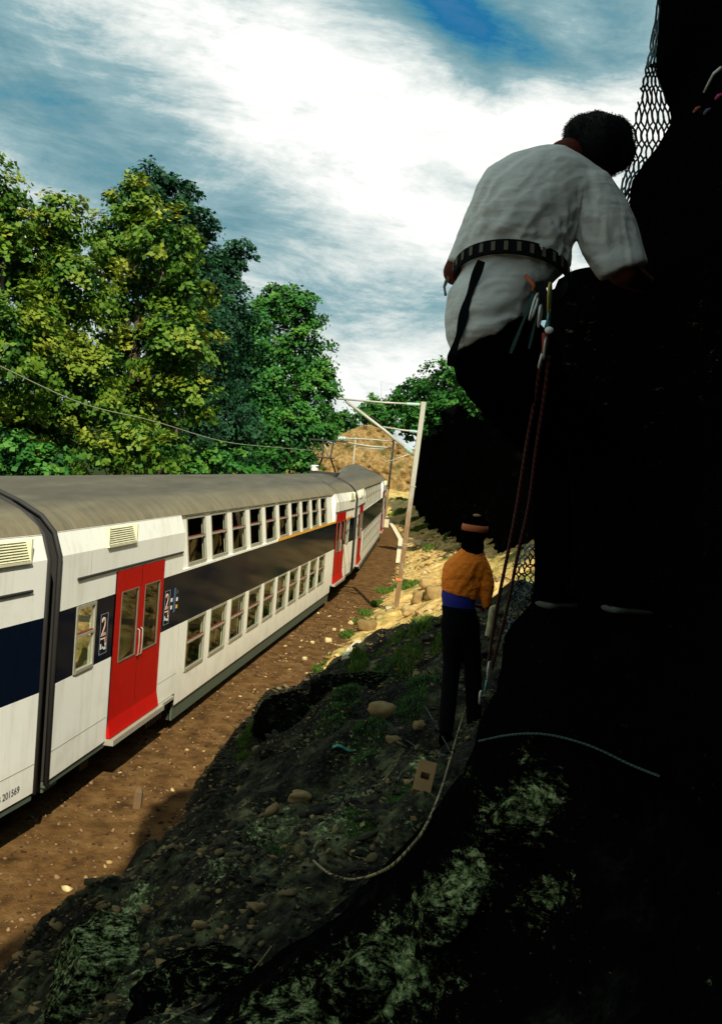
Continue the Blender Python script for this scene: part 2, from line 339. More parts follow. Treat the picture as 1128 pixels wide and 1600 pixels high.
def cliff_top(Y): return np.interp(Y, [-10, 5, 9, 14, 31, 49, 75, 84], [12.4, 11.9, 9.6, 6.6, 8.6, 8.2, 8.6, 8.2])
def cliff_mesh(name, Ys, nz, amp):
    rows = []; Ys = np.array(Ys); T = cliff_top(Ys)
    v = np.linspace(0, 1, nz); YY, VV = np.meshgrid(Ys, v, indexing='ij'); ZZ = .8 + VV * (T[:, None] - .8)
    XX = cliff_x(YY, ZZ)
    a = amp(YY) * np.interp(ZZ, [2, 3.6, 4.3], [3.2, 2.6, 1]) if name == 'rock_cliff' and Ys[0] < 0 else amp(YY); lo = fbm(YY * .55, ZZ * .55, XX * .3, 3); hi = fbm(YY * 2.3, ZZ * 2.3, XX, 6, .6); rid = np.abs(fbm(YY * .8 + 5, ZZ * 1.3, XX * .5, 4))
    XX = XX + a * (1.2 * lo + .55 * hi + .9 * rid - .2)
    for j, (dx, dz) in enumerate([(.4, .15), (1.2, .5), (3, .9), (8, 1.0), (25, 1.2), (60, 1.3)]):
        XX = np.concatenate([XX, XX[:, nz - 1:nz] + dx], 1); ZZ = np.concatenate([ZZ, ZZ[:, nz - 1:nz] + dz + .5 * fbm(Ys * .8, Ys * 0 + dx, Ys * 0, 3)[:, None]], 1)
    YY = np.repeat(Ys[:, None], XX.shape[1], 1)
    for sgn in (0, 1):      # turn the ends away to the right
        e = 0 if sgn == 0 else -1
        for dx in ((60, 25, 8, 3, 1, .4) if sgn == 1 else (60, 25, 8, 3, 1, .4))[::-1]:
            xe = (XX[e] if sgn == 0 else XX[e])[None] + (dx if dx < .5 else dx * .6); ye = YY[e][None] + (.1 if sgn else -.1)
            if sgn == 0: XX = np.concatenate([xe, XX]); YY = np.concatenate([ye, YY]); ZZ = np.concatenate([ZZ[:1], ZZ])
            else: XX = np.concatenate([XX, xe]); YY = np.concatenate([YY, ye]); ZZ = np.concatenate([ZZ, ZZ[-1:]])
    n, m = XX.shape; idx = np.arange(n * m).reshape(n, m)
    Q = np.stack([idx[:-1, :-1], idx[:-1, 1:], idx[1:, 1:], idx[1:, :-1]], -1).reshape(-1, 4)
    return mesh_np(name, np.stack([XX, YY, ZZ], -1).reshape(-1, 3), Q, False)
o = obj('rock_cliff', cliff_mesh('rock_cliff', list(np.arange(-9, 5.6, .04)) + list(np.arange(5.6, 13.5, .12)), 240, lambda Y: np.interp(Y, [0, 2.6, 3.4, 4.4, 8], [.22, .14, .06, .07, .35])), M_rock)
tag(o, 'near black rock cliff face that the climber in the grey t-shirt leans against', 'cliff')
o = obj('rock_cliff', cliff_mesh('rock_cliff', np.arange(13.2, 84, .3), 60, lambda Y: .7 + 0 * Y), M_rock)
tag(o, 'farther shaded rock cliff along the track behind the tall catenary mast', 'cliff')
from mathutils.bvhtree import BVHTree
def bvh(o_): me_ = o_.data; return BVHTree.FromPolygons([v.co[:] for v in me_.vertices], [tuple(p_.vertices) for p_ in me_.polygons])
TREES = [bvh(o_) for o_ in scene.objects if o_.type == 'MESH' and o_.name in ('ground', 'rock_cliff')]
def surf(x, y, lift=.03):
    d = Vector(ray(x, y)).normalized(); best = None
    for T_ in TREES:
        h_ = T_.ray_cast(Vector((0, 0, CZ)), d)
        if h_[0] is not None and (best is None or h_[3] < best[1]): best = (h_[0], h_[3], h_[1])
    return best[0] - d * lift
ROCKY = [o_ for o_ in scene.objects if o_.type == 'MESH' and (o_.name == 'ground' or o_.name.startswith('rock_cliff'))]
PATCH = [(822, 1262, 34, 1), (850, 1240, 26, .9), (781, 1284, 32, 1), (734, 1370, 34, 1), (700, 1402, 34, 1), (671, 1435, 34, 1), (650, 1400, 22, .7), (847, 1411, 30, .9), (875, 1405, 24, .7), (602, 1464, 36, .8), (577, 1502, 36, 1), (627, 1515, 44, 1), (600, 1560, 44, .9), (680, 1545, 34, .6), (533, 1540, 38, .9), (458, 1577, 40, 1), (514, 1590, 40, 1), (660, 1490, 30, .8), (400, 1600, 40, .9),
         (815, 1180, 16, .7), (727, 1207, 18, .5), (514, 1500, 24, .6), (215, 1400, 26, 1), (190, 1440, 34, 1), (160, 1490, 36, 1), (235, 1480, 38, .7), (120, 1550, 34, .9), (200, 1550, 50, .7), (300, 1540, 50, .6), (90, 1590, 26, .9), (260, 1590, 50, .6), (350, 1340, 40, .7), (420, 1290, 46, .7), (520, 1290, 46, .75), (560, 1245, 40, .7), (600, 1300, 40, .7), (650, 1190, 40, .6), (560, 1180, 40, .55), (480, 1160, 40, .5),
         (905, 520, 30, .35), (1100, 500, 22, .3), (930, 590, 22, .25), (1110, 560, 22, .3), (890, 480, 18, .3), (600, 1215, 40, .5), (480, 1340, 50, .5)]
PW = [(np.array(surf(x, y, 0)), r * (surf(x, y, 0) - Vector((0, 0, CZ))).length / F * 1.5, w_) for x, y, r, w_ in PATCH]
for o_ in ROCKY:
    me_ = o_.data; V_ = np.empty(len(me_.vertices) * 3, np.float32); me_.vertices.foreach_get('co', V_); V_ = V_.reshape(-1, 3); A_ = np.zeros(len(V_), np.float32)
    for c_, r_, w_ in PW: A_ = np.maximum(A_, w_ * np.exp(-((V_ - c_) ** 2).sum(1) / r_ ** 2))
    a_ = me_.attributes.new('lichen', 'FLOAT', 'POINT'); a_.data.foreach_set('value', A_)
# tan hill that closes the cutting
xs = np.arange(-16, 9, .22); v = np.linspace(0, 1, 60); XX, VV = np.meshgrid(xs, v, indexing='ij')
top = np.interp(xs, [-16, -7, -5, -3, -1.6, -.2, 1.5, 3.2, 5, 9], [5.2, 5.6, 6.4, 7.6, 8.5, 8.9, 8.4, 7.0, 6.4, 7.2]); ZZ = -.5 + VV * (top[:, None] + .5)
YY = 116 + ZZ * .55 + 2.2 * fbm(XX * .22, ZZ * .25, XX * 0, 3) + 1.1 * fbm(XX * 1.1, ZZ * 1.1, XX * 0 + 2, 5, .6)
for d in (1, 4, 12, 40):
    YY = np.concatenate([YY, YY[:, 59:60] + d], 1); XX = np.concatenate([XX, XX[:, 59:60]], 1); ZZ = np.concatenate([ZZ, ZZ[:, 59:60] - d * .03 + .25 * fbm(xs * .7, xs * 0 + d, xs * 0, 3)[:, None]], 1)
n, m = XX.shape; idx = np.arange(n * m).reshape(n, m)
def f_hill(t, b):
    p = t.pos(); a = t.noise(p, .45, 5, .65); c_ = t.noise(p, 1.9, 7, .72); d = t.noise(p, 9, 4, .7)
    c = t.ramp(c_, [(.3, (.16, .09, .03)), (.48, (.50, .31, .10)), (.65, (.74, .54, .23))])
    c = t.mix(t.math('MULTIPLY', t.math('SUBTRACT', a, .5, clamp=True), 7, clamp=True), c, (.11, .14, .025)); c = t.mix(t.math('MULTIPLY', d, .4), c, (.2, .11, .03))
    t.put(b.inputs['Base Color'], c); b.inputs['Roughness'].default_value = .95; t.put(b.inputs['Normal'], t.bump(t.math('ADD', c_, d), 1, .5))
o = obj('rock_hill', mesh_np('rock_hill', np.stack([XX, YY, ZZ], -1).reshape(-1, 3), np.stack([idx[:-1, :-1], idx[1:, :-1], idx[1:, 1:], idx[:-1, 1:]], -1).reshape(-1, 4), True), mat('tan_earth', fn=f_hill))
tag(o, kind='structure')

# ------------------------------------------------------------------ trees
def leaf_mat(name, cols):
    m = bpy.data.materials.new(name); m.use_nodes = True; t = NT(m.node_tree); b = t.n['Principled BSDF']; o = t.n['Material Output']
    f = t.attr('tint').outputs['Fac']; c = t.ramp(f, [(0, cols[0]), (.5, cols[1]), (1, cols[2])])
    t.put(b.inputs['Base Color'], c); b.inputs['Roughness'].default_value = .6; b.inputs['Specular IOR Level'].default_value = .25
    tr = t.n.new('ShaderNodeBsdfTranslucent'); t.put(tr.inputs[0], c); ms = t.n.new('ShaderNodeMixShader'); ms.inputs[0].default_value = .22
    t.l.new(b.outputs[0], ms.inputs[1]); t.l.new(tr.outputs[0], ms.inputs[2]); t.l.new(ms.outputs[0], o.inputs[0]); return m
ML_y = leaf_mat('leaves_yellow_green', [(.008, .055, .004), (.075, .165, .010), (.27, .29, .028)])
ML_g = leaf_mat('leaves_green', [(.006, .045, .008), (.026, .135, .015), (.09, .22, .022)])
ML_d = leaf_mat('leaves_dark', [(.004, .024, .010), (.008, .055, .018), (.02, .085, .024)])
M_bark = mat('bark', (.07, .055, .035), .9)
def leaves(lobes, leaf, dens, up=.5):
    V = []; T = []; leaf *= .86
    for (c, R) in lobes:
        c = np.array(c); K = int(34 * max(1, (R / 1.4) ** 1.2)) ; K = min(K, 110)
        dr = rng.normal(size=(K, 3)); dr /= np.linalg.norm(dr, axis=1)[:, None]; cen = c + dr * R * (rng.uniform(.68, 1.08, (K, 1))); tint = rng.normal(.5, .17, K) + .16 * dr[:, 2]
        n = int(dens * R * R / leaf ** 2); which = rng.integers(0, K, n); cr = R * rng.uniform(.11, .27, K)
        off = rng.normal(size=(n, 3)) * cr[which][:, None] * np.array([.75, .75, .42]); off[:, 2] -= .25 * (off[:, 0] ** 2 + off[:, 1] ** 2) / cr[which]
        p = cen[which] + off; nrm = dr[which] * .8 + rng.normal(size=(n, 3)) * .42 + np.array([0, 0, up]); ti = tint[which] + rng.normal(0, .06, n)
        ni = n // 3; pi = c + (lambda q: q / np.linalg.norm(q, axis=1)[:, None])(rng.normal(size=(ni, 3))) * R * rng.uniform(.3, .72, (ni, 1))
        p = np.concatenate([p, pi]); nrm = np.concatenate([nrm, rng.normal(size=(ni, 3))]); ti = np.concatenate([ti, rng.normal(.08, .08, ni)])  # inner leaves tinted darkest, painting the shade in the crown gaps
        nrm /= np.linalg.norm(nrm, axis=1)[:, None]; a = np.cross(nrm, rng.normal(size=nrm.shape)); a /= np.linalg.norm(a, axis=1)[:, None] + 1e-9; b = np.cross(nrm, a)
        s = leaf * rng.uniform(.6, 1.25, (len(p), 1)); sag = nrm * s * .18
        V.append(np.stack([p + a * s, p + b * s * .72 - sag, p - a * s * .9, p - b * s * .72 - sag], 1)); T.append(ti)
    V = np.concatenate(V).reshape(-1, 3); T = np.clip(np.concatenate(T), 0, 1)
    return V, np.arange(len(V)).reshape(-1, 4), T
def tree(name, lobes_px, Y, mat_, leaf, label, cat='tree', group=None, dens=13, base=None, trunk_r=.28):
    lobes = []
    for i, (x, y, r) in enumerate(lobes_px):
        yy = Y + math.sin(i * 2.4) * r * Y / F * .55; c = P(x, y, yy); lobes.append((tuple(c), r * Y / F))
    cx_ = sum(l[0][0] * l[1] for l in lobes) / sum(l[1] for l in lobes)
    if base is None: base = (cx_, Y + .3, float(height(cx_, Y + .3)))
    root = empty(name, base); tag(root, label, cat, group)
    V, Q, T = leaves(lobes, leaf, dens); V = V - np.array(base)
    obj('crown', mesh_np('crown', V, Q, False, T), mat_, root)
    m = MB(); topz = max(l[0][2] for l in lobes) - base[2]; tp = Vector((0, 0, -.3)); pts = [tp]
    for k in range(1, 7): pts.append(Vector((math.sin(k * 1.7) * .18, math.cos(k * 1.3) * .18, topz * .85 * k / 6)))
    m.tube(pts, [trunk_r * (1.25 - k * .17) for k in range(7)], 9)
    for i, l in enumerate(lobes):
        tgt = Vector(l[0]) - Vector(base); s0 = max(.15, min(.8, (tgt.z / max(topz, .1)) * .6)); st = pts[int(s0 * 6)]
        m.tube([st, (st + tgt) * .5 + Vector((.1, .1, .25)), tgt], [trunk_r * .45, trunk_r * .3, trunk_r * .12], 6)
    m.build('trunk', M_bark, root, True)
    return root
GT = 'trees behind the train'
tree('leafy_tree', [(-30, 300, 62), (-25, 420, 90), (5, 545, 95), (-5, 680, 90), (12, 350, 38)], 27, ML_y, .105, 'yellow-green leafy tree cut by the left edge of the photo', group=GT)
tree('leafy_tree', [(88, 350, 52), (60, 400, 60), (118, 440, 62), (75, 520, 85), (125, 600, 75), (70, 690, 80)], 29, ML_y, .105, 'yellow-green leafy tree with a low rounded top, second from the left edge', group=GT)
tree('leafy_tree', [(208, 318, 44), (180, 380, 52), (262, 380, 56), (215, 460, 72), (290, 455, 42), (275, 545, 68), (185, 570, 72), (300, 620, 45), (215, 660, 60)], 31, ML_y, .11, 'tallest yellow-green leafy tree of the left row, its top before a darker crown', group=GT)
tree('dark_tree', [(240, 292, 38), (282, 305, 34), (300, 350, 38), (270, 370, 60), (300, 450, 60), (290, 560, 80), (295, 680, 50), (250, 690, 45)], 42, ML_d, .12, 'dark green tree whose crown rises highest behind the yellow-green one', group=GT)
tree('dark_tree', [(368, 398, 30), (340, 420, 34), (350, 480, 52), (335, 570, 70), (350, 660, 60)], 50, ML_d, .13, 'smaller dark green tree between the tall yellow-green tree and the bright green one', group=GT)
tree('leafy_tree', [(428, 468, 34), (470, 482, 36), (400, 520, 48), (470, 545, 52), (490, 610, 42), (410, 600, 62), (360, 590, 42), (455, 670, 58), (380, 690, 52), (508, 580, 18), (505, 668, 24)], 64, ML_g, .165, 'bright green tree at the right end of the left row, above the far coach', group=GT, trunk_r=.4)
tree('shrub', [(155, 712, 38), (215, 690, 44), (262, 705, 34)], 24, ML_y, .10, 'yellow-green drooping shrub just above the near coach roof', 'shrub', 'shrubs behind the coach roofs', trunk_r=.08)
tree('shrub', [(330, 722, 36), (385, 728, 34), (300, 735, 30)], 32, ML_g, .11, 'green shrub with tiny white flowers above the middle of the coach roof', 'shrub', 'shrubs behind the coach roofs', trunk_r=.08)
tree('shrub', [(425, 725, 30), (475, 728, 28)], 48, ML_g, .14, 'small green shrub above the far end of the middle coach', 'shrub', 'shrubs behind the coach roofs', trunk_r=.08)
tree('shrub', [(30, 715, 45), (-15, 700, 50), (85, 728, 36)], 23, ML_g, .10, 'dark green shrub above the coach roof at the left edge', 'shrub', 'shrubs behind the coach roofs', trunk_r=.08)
GR = 'trees beyond the cliff'
tree('cliff_tree', [(692, 598, 36), (668, 625, 36), (705, 640, 34), (735, 622, 28), (752, 640, 20), (660, 652, 26), (640, 668, 22)], 66, ML_g, .16, 'green tree hanging over the top of the shaded cliff beside the climber', group=GR, base=(7.2, 69, 8.5))
tree('cliff_tree', [(716, 585, 20), (730, 608, 20), (744, 630, 16), (757, 645, 11), (735, 585, 14)], 44, ML_g, .13, 'small bright tree drooping over the cliff top next to the climber thigh', group=GR, base=(6.3, 46, 8.3), trunk_r=.12)
tree('cliff_tree', [(640, 612, 24), (622, 635, 26), (648, 650, 30)], 84, ML_g, .2, 'green tree above the tan hill, left of the mast top', group=GR, base=(5.3, 87, 8.2))
tree('far_tree', [(585, 632, 17), (572, 648, 20), (596, 650, 22), (600, 668, 18)], 128, ML_g, .27, 'small distant tree on the skyline over the tan hill', group=GR, base=(1.5, 132, 8))
tree('far_tree', [(540, 655, 16), (522, 660, 18), (556, 668, 14), (530, 680, 14)], 150, ML_g, .3, 'lowest distant tree in the sky gap at the end of the tree row', group=GR, base=(-4, 152, 6))

# ------------------------------------------------------------------ train
HC = .619
def wall(mb, x, y0, y1, z0, z1, holes, mfn, x1=None):
    """flat wall strip from (x,z0) to (x1,z1) with rectangular holes"""
    x1 = x if x1 is None else x1
    ys = sorted({y0, y1, *[h[0] for h in holes], *[h[1] for h in holes]}); zs = sorted({z0, z1, *[h[2] for h in holes], *[h[3] for h in holes]})
    ys = [y for y in ys if y0 <= y <= y1]; zs = [z for z in zs if z0 <= z <= z1]; X = lambda z: x + (x1 - x) * (z - z0) / (z1 - z0)
    for a, b in zip(ys, ys[1:]):
        for c, d in zip(zs, zs[1:]):
            my, mz = (a + b) / 2, (c + d) / 2
            if any(h[0] < my < h[1] and h[2] < mz < h[3] for h in holes): continue
            mb.quad([(X(c), a, c), (X(c), b, c), (X(d), b, d), (X(d), a, d)], mfn(my, mz))
    for h in holes:                # reveals
        for (a, c), (b, d) in (((h[0], h[2]), (h[1], h[2])), ((h[1], h[2]), (h[1], h[3])), ((h[1], h[3]), (h[0], h[3])), ((h[0], h[3]), (h[0], h[2]))):
            mb.quad([(X(c), a, c), (X(d), b, d), (X(d) - .07, b, d), (X(c) - .07, a, c)], 0)
LWIN = [(5.02 + 1.376 * k, 6.07 + 1.376 * k, .28, 1.15) for k in range(10)]
UWIN = [(4.95 + 1.392 * k, 5.99 + 1.392 * k, 2.10, 2.90) for k in range(10)]
EWIN = [(.56, 1.13, 1.17, 2.0), (22.45, 23.02, 1.17, 2.0)]
DOORS = [(1.76, 3.68), (20.15, 22.10)]; L = 24.3; MS0, MS1 = 4.6, 19.75; WD = 2.8
def make_coach():
    root = empty('train_coach')
    mb = MB(); band = lambda y, z: 1 if 1.16 < z < 2.02 else 0
    zz = lambda hs: hs + [(-9, -9, 1.16, 1.16), (-9, -9, 2.02, 2.02)]
    def w(x, y0, y1, z0, z1, holes, mf, x1=None):
        for a, b in ((z0, 1.16), (1.16, 2.02), (2.02, z1)):
            a, b = max(a, z0), min(b, z1)
            if a >= b: continue
            hs = [(h[0], h[1], max(h[2], a), min(h[3], b)) for h in holes if h[2] < b and h[3] > a]; X = lambda z: x + ((x if x1 is None else x1) - x) * (z - z0) / (z1 - z0)
            wall(mb, X(a), y0, y1, a, b, hs, mf, X(b))
    w(0, 0, DOORS[0][0], 0, 2.68, [EWIN[0]], band); w(0, DOORS[0][0], DOORS[0][1], 2.32, 2.68, [], band); w(0, DOORS[0][1], MS0, 0, 2.68, [], band)
    w(0, MS0, MS1, -.21, 2.06, LWIN, band); wall(mb, -.025, MS0, MS1, 2.06, 2.95, UWIN, lambda y, z: 0, -.125)
    w(0, MS1, DOORS[1][0], 0, 2.68, [], band); w(0, DOORS[1][0], DOORS[1][1], 2.32, 2.68, [], band); w(0, DOORS[1][1], L, 0, 2.68, [EWIN[1]], band)
    mb.quad([(0, MS0, 2.06), (0, MS1, 2.06), (-.025, MS1, 2.06), (-.025, MS0, 2.06)])
    for a, b in ((0, MS0), (MS1, L)): mb.quad([(0, a, 2.68), (0, b, 2.68), (-.09, b, 2.96), (-.09, a, 2.96)])
    for yq in (MS0, MS1): mb.quad([(0, yq, 2.06), (0, yq, 2.68), (-.09, yq, 2.96), (-.125, yq, 2.95), (-.025, yq, 2.06)])
    for (z0, z1, m_) in ((0, 1.16, 0), (1.16, 2.02, 1), (2.02, 2.68, 0)): mb.quad([(-WD, 0, z0), (-WD, L, z0), (-WD, L, z1), (-WD, 0, z1)], m_)
    mb.quad([(-WD, 0, 2.68), (-WD, L, 2.68), (-WD + .09, L, 2.96), (-WD + .09, 0, 2.96)])
    endp = [(0, 0), (0, 2.68), (-.09, 2.96), (-.26, 3.14), (-.55, 3.29), (-.8, 3.38), (-1.1, 3.47), (-1.4, 3.5), (-1.7, 3.47), (-2.0, 3.38), (-2.25, 3.29), (-2.54, 3.14), (-2.71, 2.96), (-2.8, 2.68), (-2.8, 0)]
    mb.quad([(x, 0.004, z) for x, z in endp], 2); mb.quad([(x, L - .004, z) for x, z in endp], 2)
    mb.build('body', [M_white, M_navy, M_rubber], root)
    # roof
    mb = MB(); prof = [(-.085, 2.95), (-.15, 3.045), (-.26, 3.14), (-.39, 3.22), (-.55, 3.29), (-.8, 3.38), (-1.1, 3.475), (-1.4, 3.51)]; prof += [(-WD - x, z) for x, z in prof[-2::-1]]
    ys = np.linspace(0, L, 40)
    for a, b in zip(ys, ys[1:]):
        for (x0, z0), (x1, z1) in zip(prof, prof[1:]): mb.quad([(x0, a, z0), (x0, b, z0), (x1, b, z1), (x1, a, z1)])
    rf = mb.build('roof', M_roof, root, True)
    me = rf.data; bm = bmesh.new(); bm.from_mesh(me); bmesh.ops.remove_doubles(bm, verts=bm.verts, dist=1e-4); bmesh.ops.recalc_face_normals(bm, faces=bm.faces); bm.to_mesh(me); bm.free()
    # dark rim at both ends
    for y in (0, L):
        mb = MB(); mb.tube([Vector((x, y, z)) for x, z in [(0.0, -.02)] + endp[1:-1] + [(-2.8, 0)]], .032, 6); mb.build('end_rim', M_rubber, root, True)
    mb = MB(); mb.box((-.06, MS0 + .02, -.47), (-.03, MS1 - .02, -.205)); mb.box((-WD + .03, MS0, -.47), (-WD + .06, MS1, -.2)); mb.box((-.08, 0.02, -.09), (-.02, DOORS[0][0], .004)); mb.box((-.08, DOORS[1][1], -.09), (-.02, L - .02, .004))
    mb.box((-.3, .05, -.16), (-.06, .42, -.0)); mb.build('skirt', M_green, root)
    mb = MB(); mb.box((-2.7, MS0, -.46), (-.08, MS1, -.30)); mb.box((-2.7, .1, -.12), (-.08, MS0, -.02)); mb.box((-2.7, MS1, -.12), (-.08, L - .1, -.02))
    for k in range(6): mb.box((-.5, MS0 - 1.0 + .13 * k, -.35), (-.1, MS0 - .93 + .13 * k, -.12))
    mb.build('underframe', M_under, root)
    M_seam = mat('seam_grey', (.30, .29, .24), .7)
    for a_, b_, c_, d_ in [(yq - .004, yq + .004, -.19, 1.15) for yq in (MS0, 8.4, 12.2, 16.0, MS1)] + [(a, b, .335, .343) for a, b in ((.03, 1.72), (3.72, MS0), (MS1, 20.1), (22.14, L - .03))] + [(.9, .908, 2.36, 2.66), (3.75, 3.758, 2.36, 2.66)]:
        m_ = MB(); m_.box((0, a_, c_), (.0025, b_, d_)); m_.build('panel_seam', M_seam, root)
    # interior
    mb = MB(); mb.box((-2.6, MS0, 1.38), (-.09, MS1, 1.5), 0); mb.box((-2.62, .05, -.3), (-2.58, L - .05, 2.9), 0); mb.box((-2.6, MS0, -.28), (-.1, MS1, -.2), 1); mb.box((-2.6, .05, .0), (-.1, MS0, .06), 1); mb.box((-2.6, MS1, .0), (-.1, L - .05, .06), 1)
    mb.box((-2.3, MS0, 2.96), (-.3, MS1, 3.0), 1)
    for y in (MS0 + .1, MS1 - .14): mb.box((-2.6, y, -.1), (-.55, y + .04, 2.9), 0)
    mb.box((-1.55, 2.0, .06), (-1.5, 3.9, 2.3), 0)
    mb.build('interior', [M_int, M_intd], root)
    def seatmesh():
        s = MB()
        for sgn in (1, -1):
            s.quad([(-.16, sgn * .10, .42), (-.16, sgn * .27, .98), (-1.05, sgn * .27, .98), (-1.05, sgn * .10, .42)], 0)
            s.quad([(-.16, sgn * .03, .42), (-.16, sgn * .19, 1.0), (-1.05, sgn * .19, 1.0), (-1.05, sgn * .03, .42)], 0)
            s.quad([(-.16, sgn * .19, 1.0), (-.16, sgn * .27, .98), (-1.05, sgn * .27, .98), (-1.05, sgn * .19, 1.0)], 1); s.quad([(-.16, sgn * .03, .42), (-.16, sgn * .1, .42), (-.16, sgn * .27, .98), (-.16, sgn * .19, 1.0)], 1)
            s.box((-1.05, min(.08 * sgn, .5 * sgn), .34), (-.16, max(.08 * sgn, .5 * sgn), .44), 0); s.box((-.7, min(.1 * sgn, .4 * sgn), 0), (-.5, max(.1 * sgn, .4 * sgn), .34), 1)
        return s
    s0 = None
    for deck, zd in ((0, -.2), (1, 1.5)):
        for k in range(8):
            if s0 is None: s0 = seatmesh().build('seat', [M_seat, M_seatr], root); sobj = s0
            else: sobj = s0.copy(); COL.objects.link(sobj)
            sobj.location = (-.04, MS0 + 1.1 + 1.82 * k, zd); sobj.parent = root
    # windows
    def window(h, x0, x1, double=True):
        y0, y1, z0, z1 = h; w_, hh = y1 - y0, z1 - z0; m_ = MB(); X = lambda z: (x1 - x0) * z / hh; fr = .032
        def bar(a, b, c, d, t0=-.03, t1=.014, m=0):
            i = len(m_.v); 
            for t_ in (t0, t1): m_.v += [(X(c) + t_, a, c), (X(c) + t_, b, c), (X(d) + t_, b, d), (X(d) + t_, a, d)]
            for q in ((0, 3, 2, 1), (4, 5, 6, 7), (0, 1, 5, 4), (1, 2, 6, 5), (2, 3, 7, 6), (3, 0, 4, 7)): m_.f.append(tuple(i + k for k in q)); m_.m.append(m)
        bar(-.01, fr, -.01, hh + .01); bar(w_ - fr, w_ + .01, -.01, hh + .01); bar(fr, w_ - fr, -.01, fr, t1=.02); bar(fr, w_ - fr, hh - fr, hh + .01)
        bar(fr, w_ - fr, hh * .53, hh * .57); bar(fr, w_ - fr, hh * .575, hh * .592, -.02, .004, 1)
        f = m_.build('window', [M_frame, M_seatr], root); f.location = (x0 + .0, y0, z0)
        q = MB(); q.quad([(X(fr) - .012, fr, fr), (X(fr) - .012, w_ - fr, fr), (X(hh - fr) - .012, w_ - fr, hh - fr), (X(hh - fr) - .012, fr, hh - fr)]); q.build('pane', M_glass, f)
        return f
    def rep(f, y, z=None):
        c = f.copy(); COL.objects.link(c); c.location = (f.location[0], y, f.location[2]); p = f.children[0].copy(); COL.objects.link(p); p.parent = c
    f = window(LWIN[0], 0, 0); [rep(f, h[0]) for h in LWIN[1:]]
    xx = lambda z: -.025 - .1 * (z - 2.06) / .89
    f = window(UWIN[0], xx(2.1), xx(2.9)); [rep(f, h[0]) for h in UWIN[1:]]
    f = window(EWIN[0], 0, 0); rep(f, EWIN[1][0])
    # doors
    def leaf(y0, y1, flip, name='door'):
        d = MB(); w0, w1 = (y0 + .2, y1 - .1) if not flip else (y0 + .14, y1 - .17); hs = [(w0, w1, 1.03, 2.02)]
        wall(d, .012, y0, y1, .26, 2.32, hs, lambda y, z: 0)
        d.quad([(.012, y0, .26), (.012, y1, .26), (.06, y1, .03), (.06, y0, .03)]); d.quad([(.012, y0, .26), (.06, y0, .03), (0, y0, .03)]); d.quad([(.012, y1, .26), (.06, y1, .03), (0, y1, .03)])
        d.quad([(.06, y0, .03), (.06, y1, .03), (0, y1, .03), (0, y0, .03)])
        o = d.build(name, M_red, root)
        fm = MB(); t = .03
        t = .016
        for a, b, c, e in ((w0, w1, 1.03, 1.03 + t), (w0, w1, 2.02 - t, 2.02), (w0, w0 + t, 1.03 + t, 2.02 - t), (w1 - t, w1, 1.03 + t, 2.02 - t)): fm.box((-.01, a, c), (.02, b, e))
        fm.build('window_frame', M_thin, o); g_ = MB(); g_.quad([(0, w0 + t, 1.03 + t), (0, w1 - t, 1.03 + t), (0, w1 - t, 2.02 - t), (0, w0 + t, 2.02 - t)]); g_.build('pane', M_glassd, o)
        hy = y1 - .05 if not flip else y0 + .06; hm = MB(); hm.tube([(.012, hy, 1.0), (.045, hy, 1.02), (.05, hy, 1.2), (.045, hy, 1.38), (.012, hy, 1.4)], .009, 6); hm.build('handle', M_frame, o, True)
    for y0, y1 in DOORS:
        mid = (y0 + y1) / 2; leaf(y0 + .01, mid - .008, False); leaf(mid + .008, y1 - .01, True)
        sp_ = MB(); sp_.box((-.03, mid - .02, .0), (.004, mid + .02, 2.32)); sp_.build('door_seal', M_rubber, root)
        st = MB(); st.box((-.1, y0 - .02, -.06), (.12, y1 + .1, .018)); st.box((-.1, y1 + .12, -.06), (.04, y1 + .8, -.01)); st.build('door_step', M_frame, root)
    # gutters, vents
    for a, b in ((.52, 4.52), (L - 4.4, L - .32)):
        gm = MB(); gm.tube([(.012, a, 2.36), (.012, b, 2.36)], .016, 6); gm.build('rain_gutter', M_rubber, root)
    M_vent = mat('vent_cream', (.62, .6, .40), .5)
    for y0 in (1.42, L - 1.36):
        vm = MB(); sl_ = lambda z: -.09 * (z - 2.68) / .28
        for k in range(8):
            z = 2.71 + k * .028; vm.quad([(sl_(z) + .03, y0, z), (sl_(z) + .03, y0 + .95, z), (sl_(z + .02) + .004, y0 + .95, z + .02), (sl_(z + .02) + .004, y0, z + .02)])
        for a in (y0 - .03, y0 + .95): vm.box((-.07, a, 2.70), (.022, a + .03, 2.94))
        vm.box((-.02, y0 - .03, 2.675), (.03, y0 + .98, 2.70)); vm.build('vent_grille', M_vent, root)
    # bogies
    for yc in (2.9, L - 2.9):
        bm_ = MB(); bm_.box((-.5, yc - 1.5, -.38), (-.36, yc + 1.5, -.2)); bm_.box((-2.44, yc - 1.5, -.38), (-2.3, yc + 1.5, -.2)); bm_.box((-2.4, yc - .3, -.4), (-.4, yc + .3, -.15))
        for q in (-1.15, 1.15): bm_.box((-.48, yc + q - .14, -.42), (-.28, yc + q + .14, -.16)); bm_.tube([(-2.3, yc + q, -.2), (-.5, yc + q, -.2)], .07, 8)
        bg_ = bm_.build('bogie', M_under, root)
        for q in (-1.25, 1.25):
            for xw in (-.64, -2.16):
                wm = MB(); wm.tube([(xw - .06, yc + q, -.14), (xw + .06, yc + q, -.14)], .40, 20); wm.build('wheel', M_under, bg_)
    gm = MB(); gm.box((-2.0, -.45, .05), (-.75, 0, 2.3)); gm.box((-.32, -.34, -.1), (-.12, -.0, 2.62), 1)
    for k in range(5): gm.box((-2.04, -.43 + .09 * k, .02), (-.71, -.39 + .09 * k, 2.34), 1)
    gm.build('gangway', [M_gang, M_gang], root)
    return root
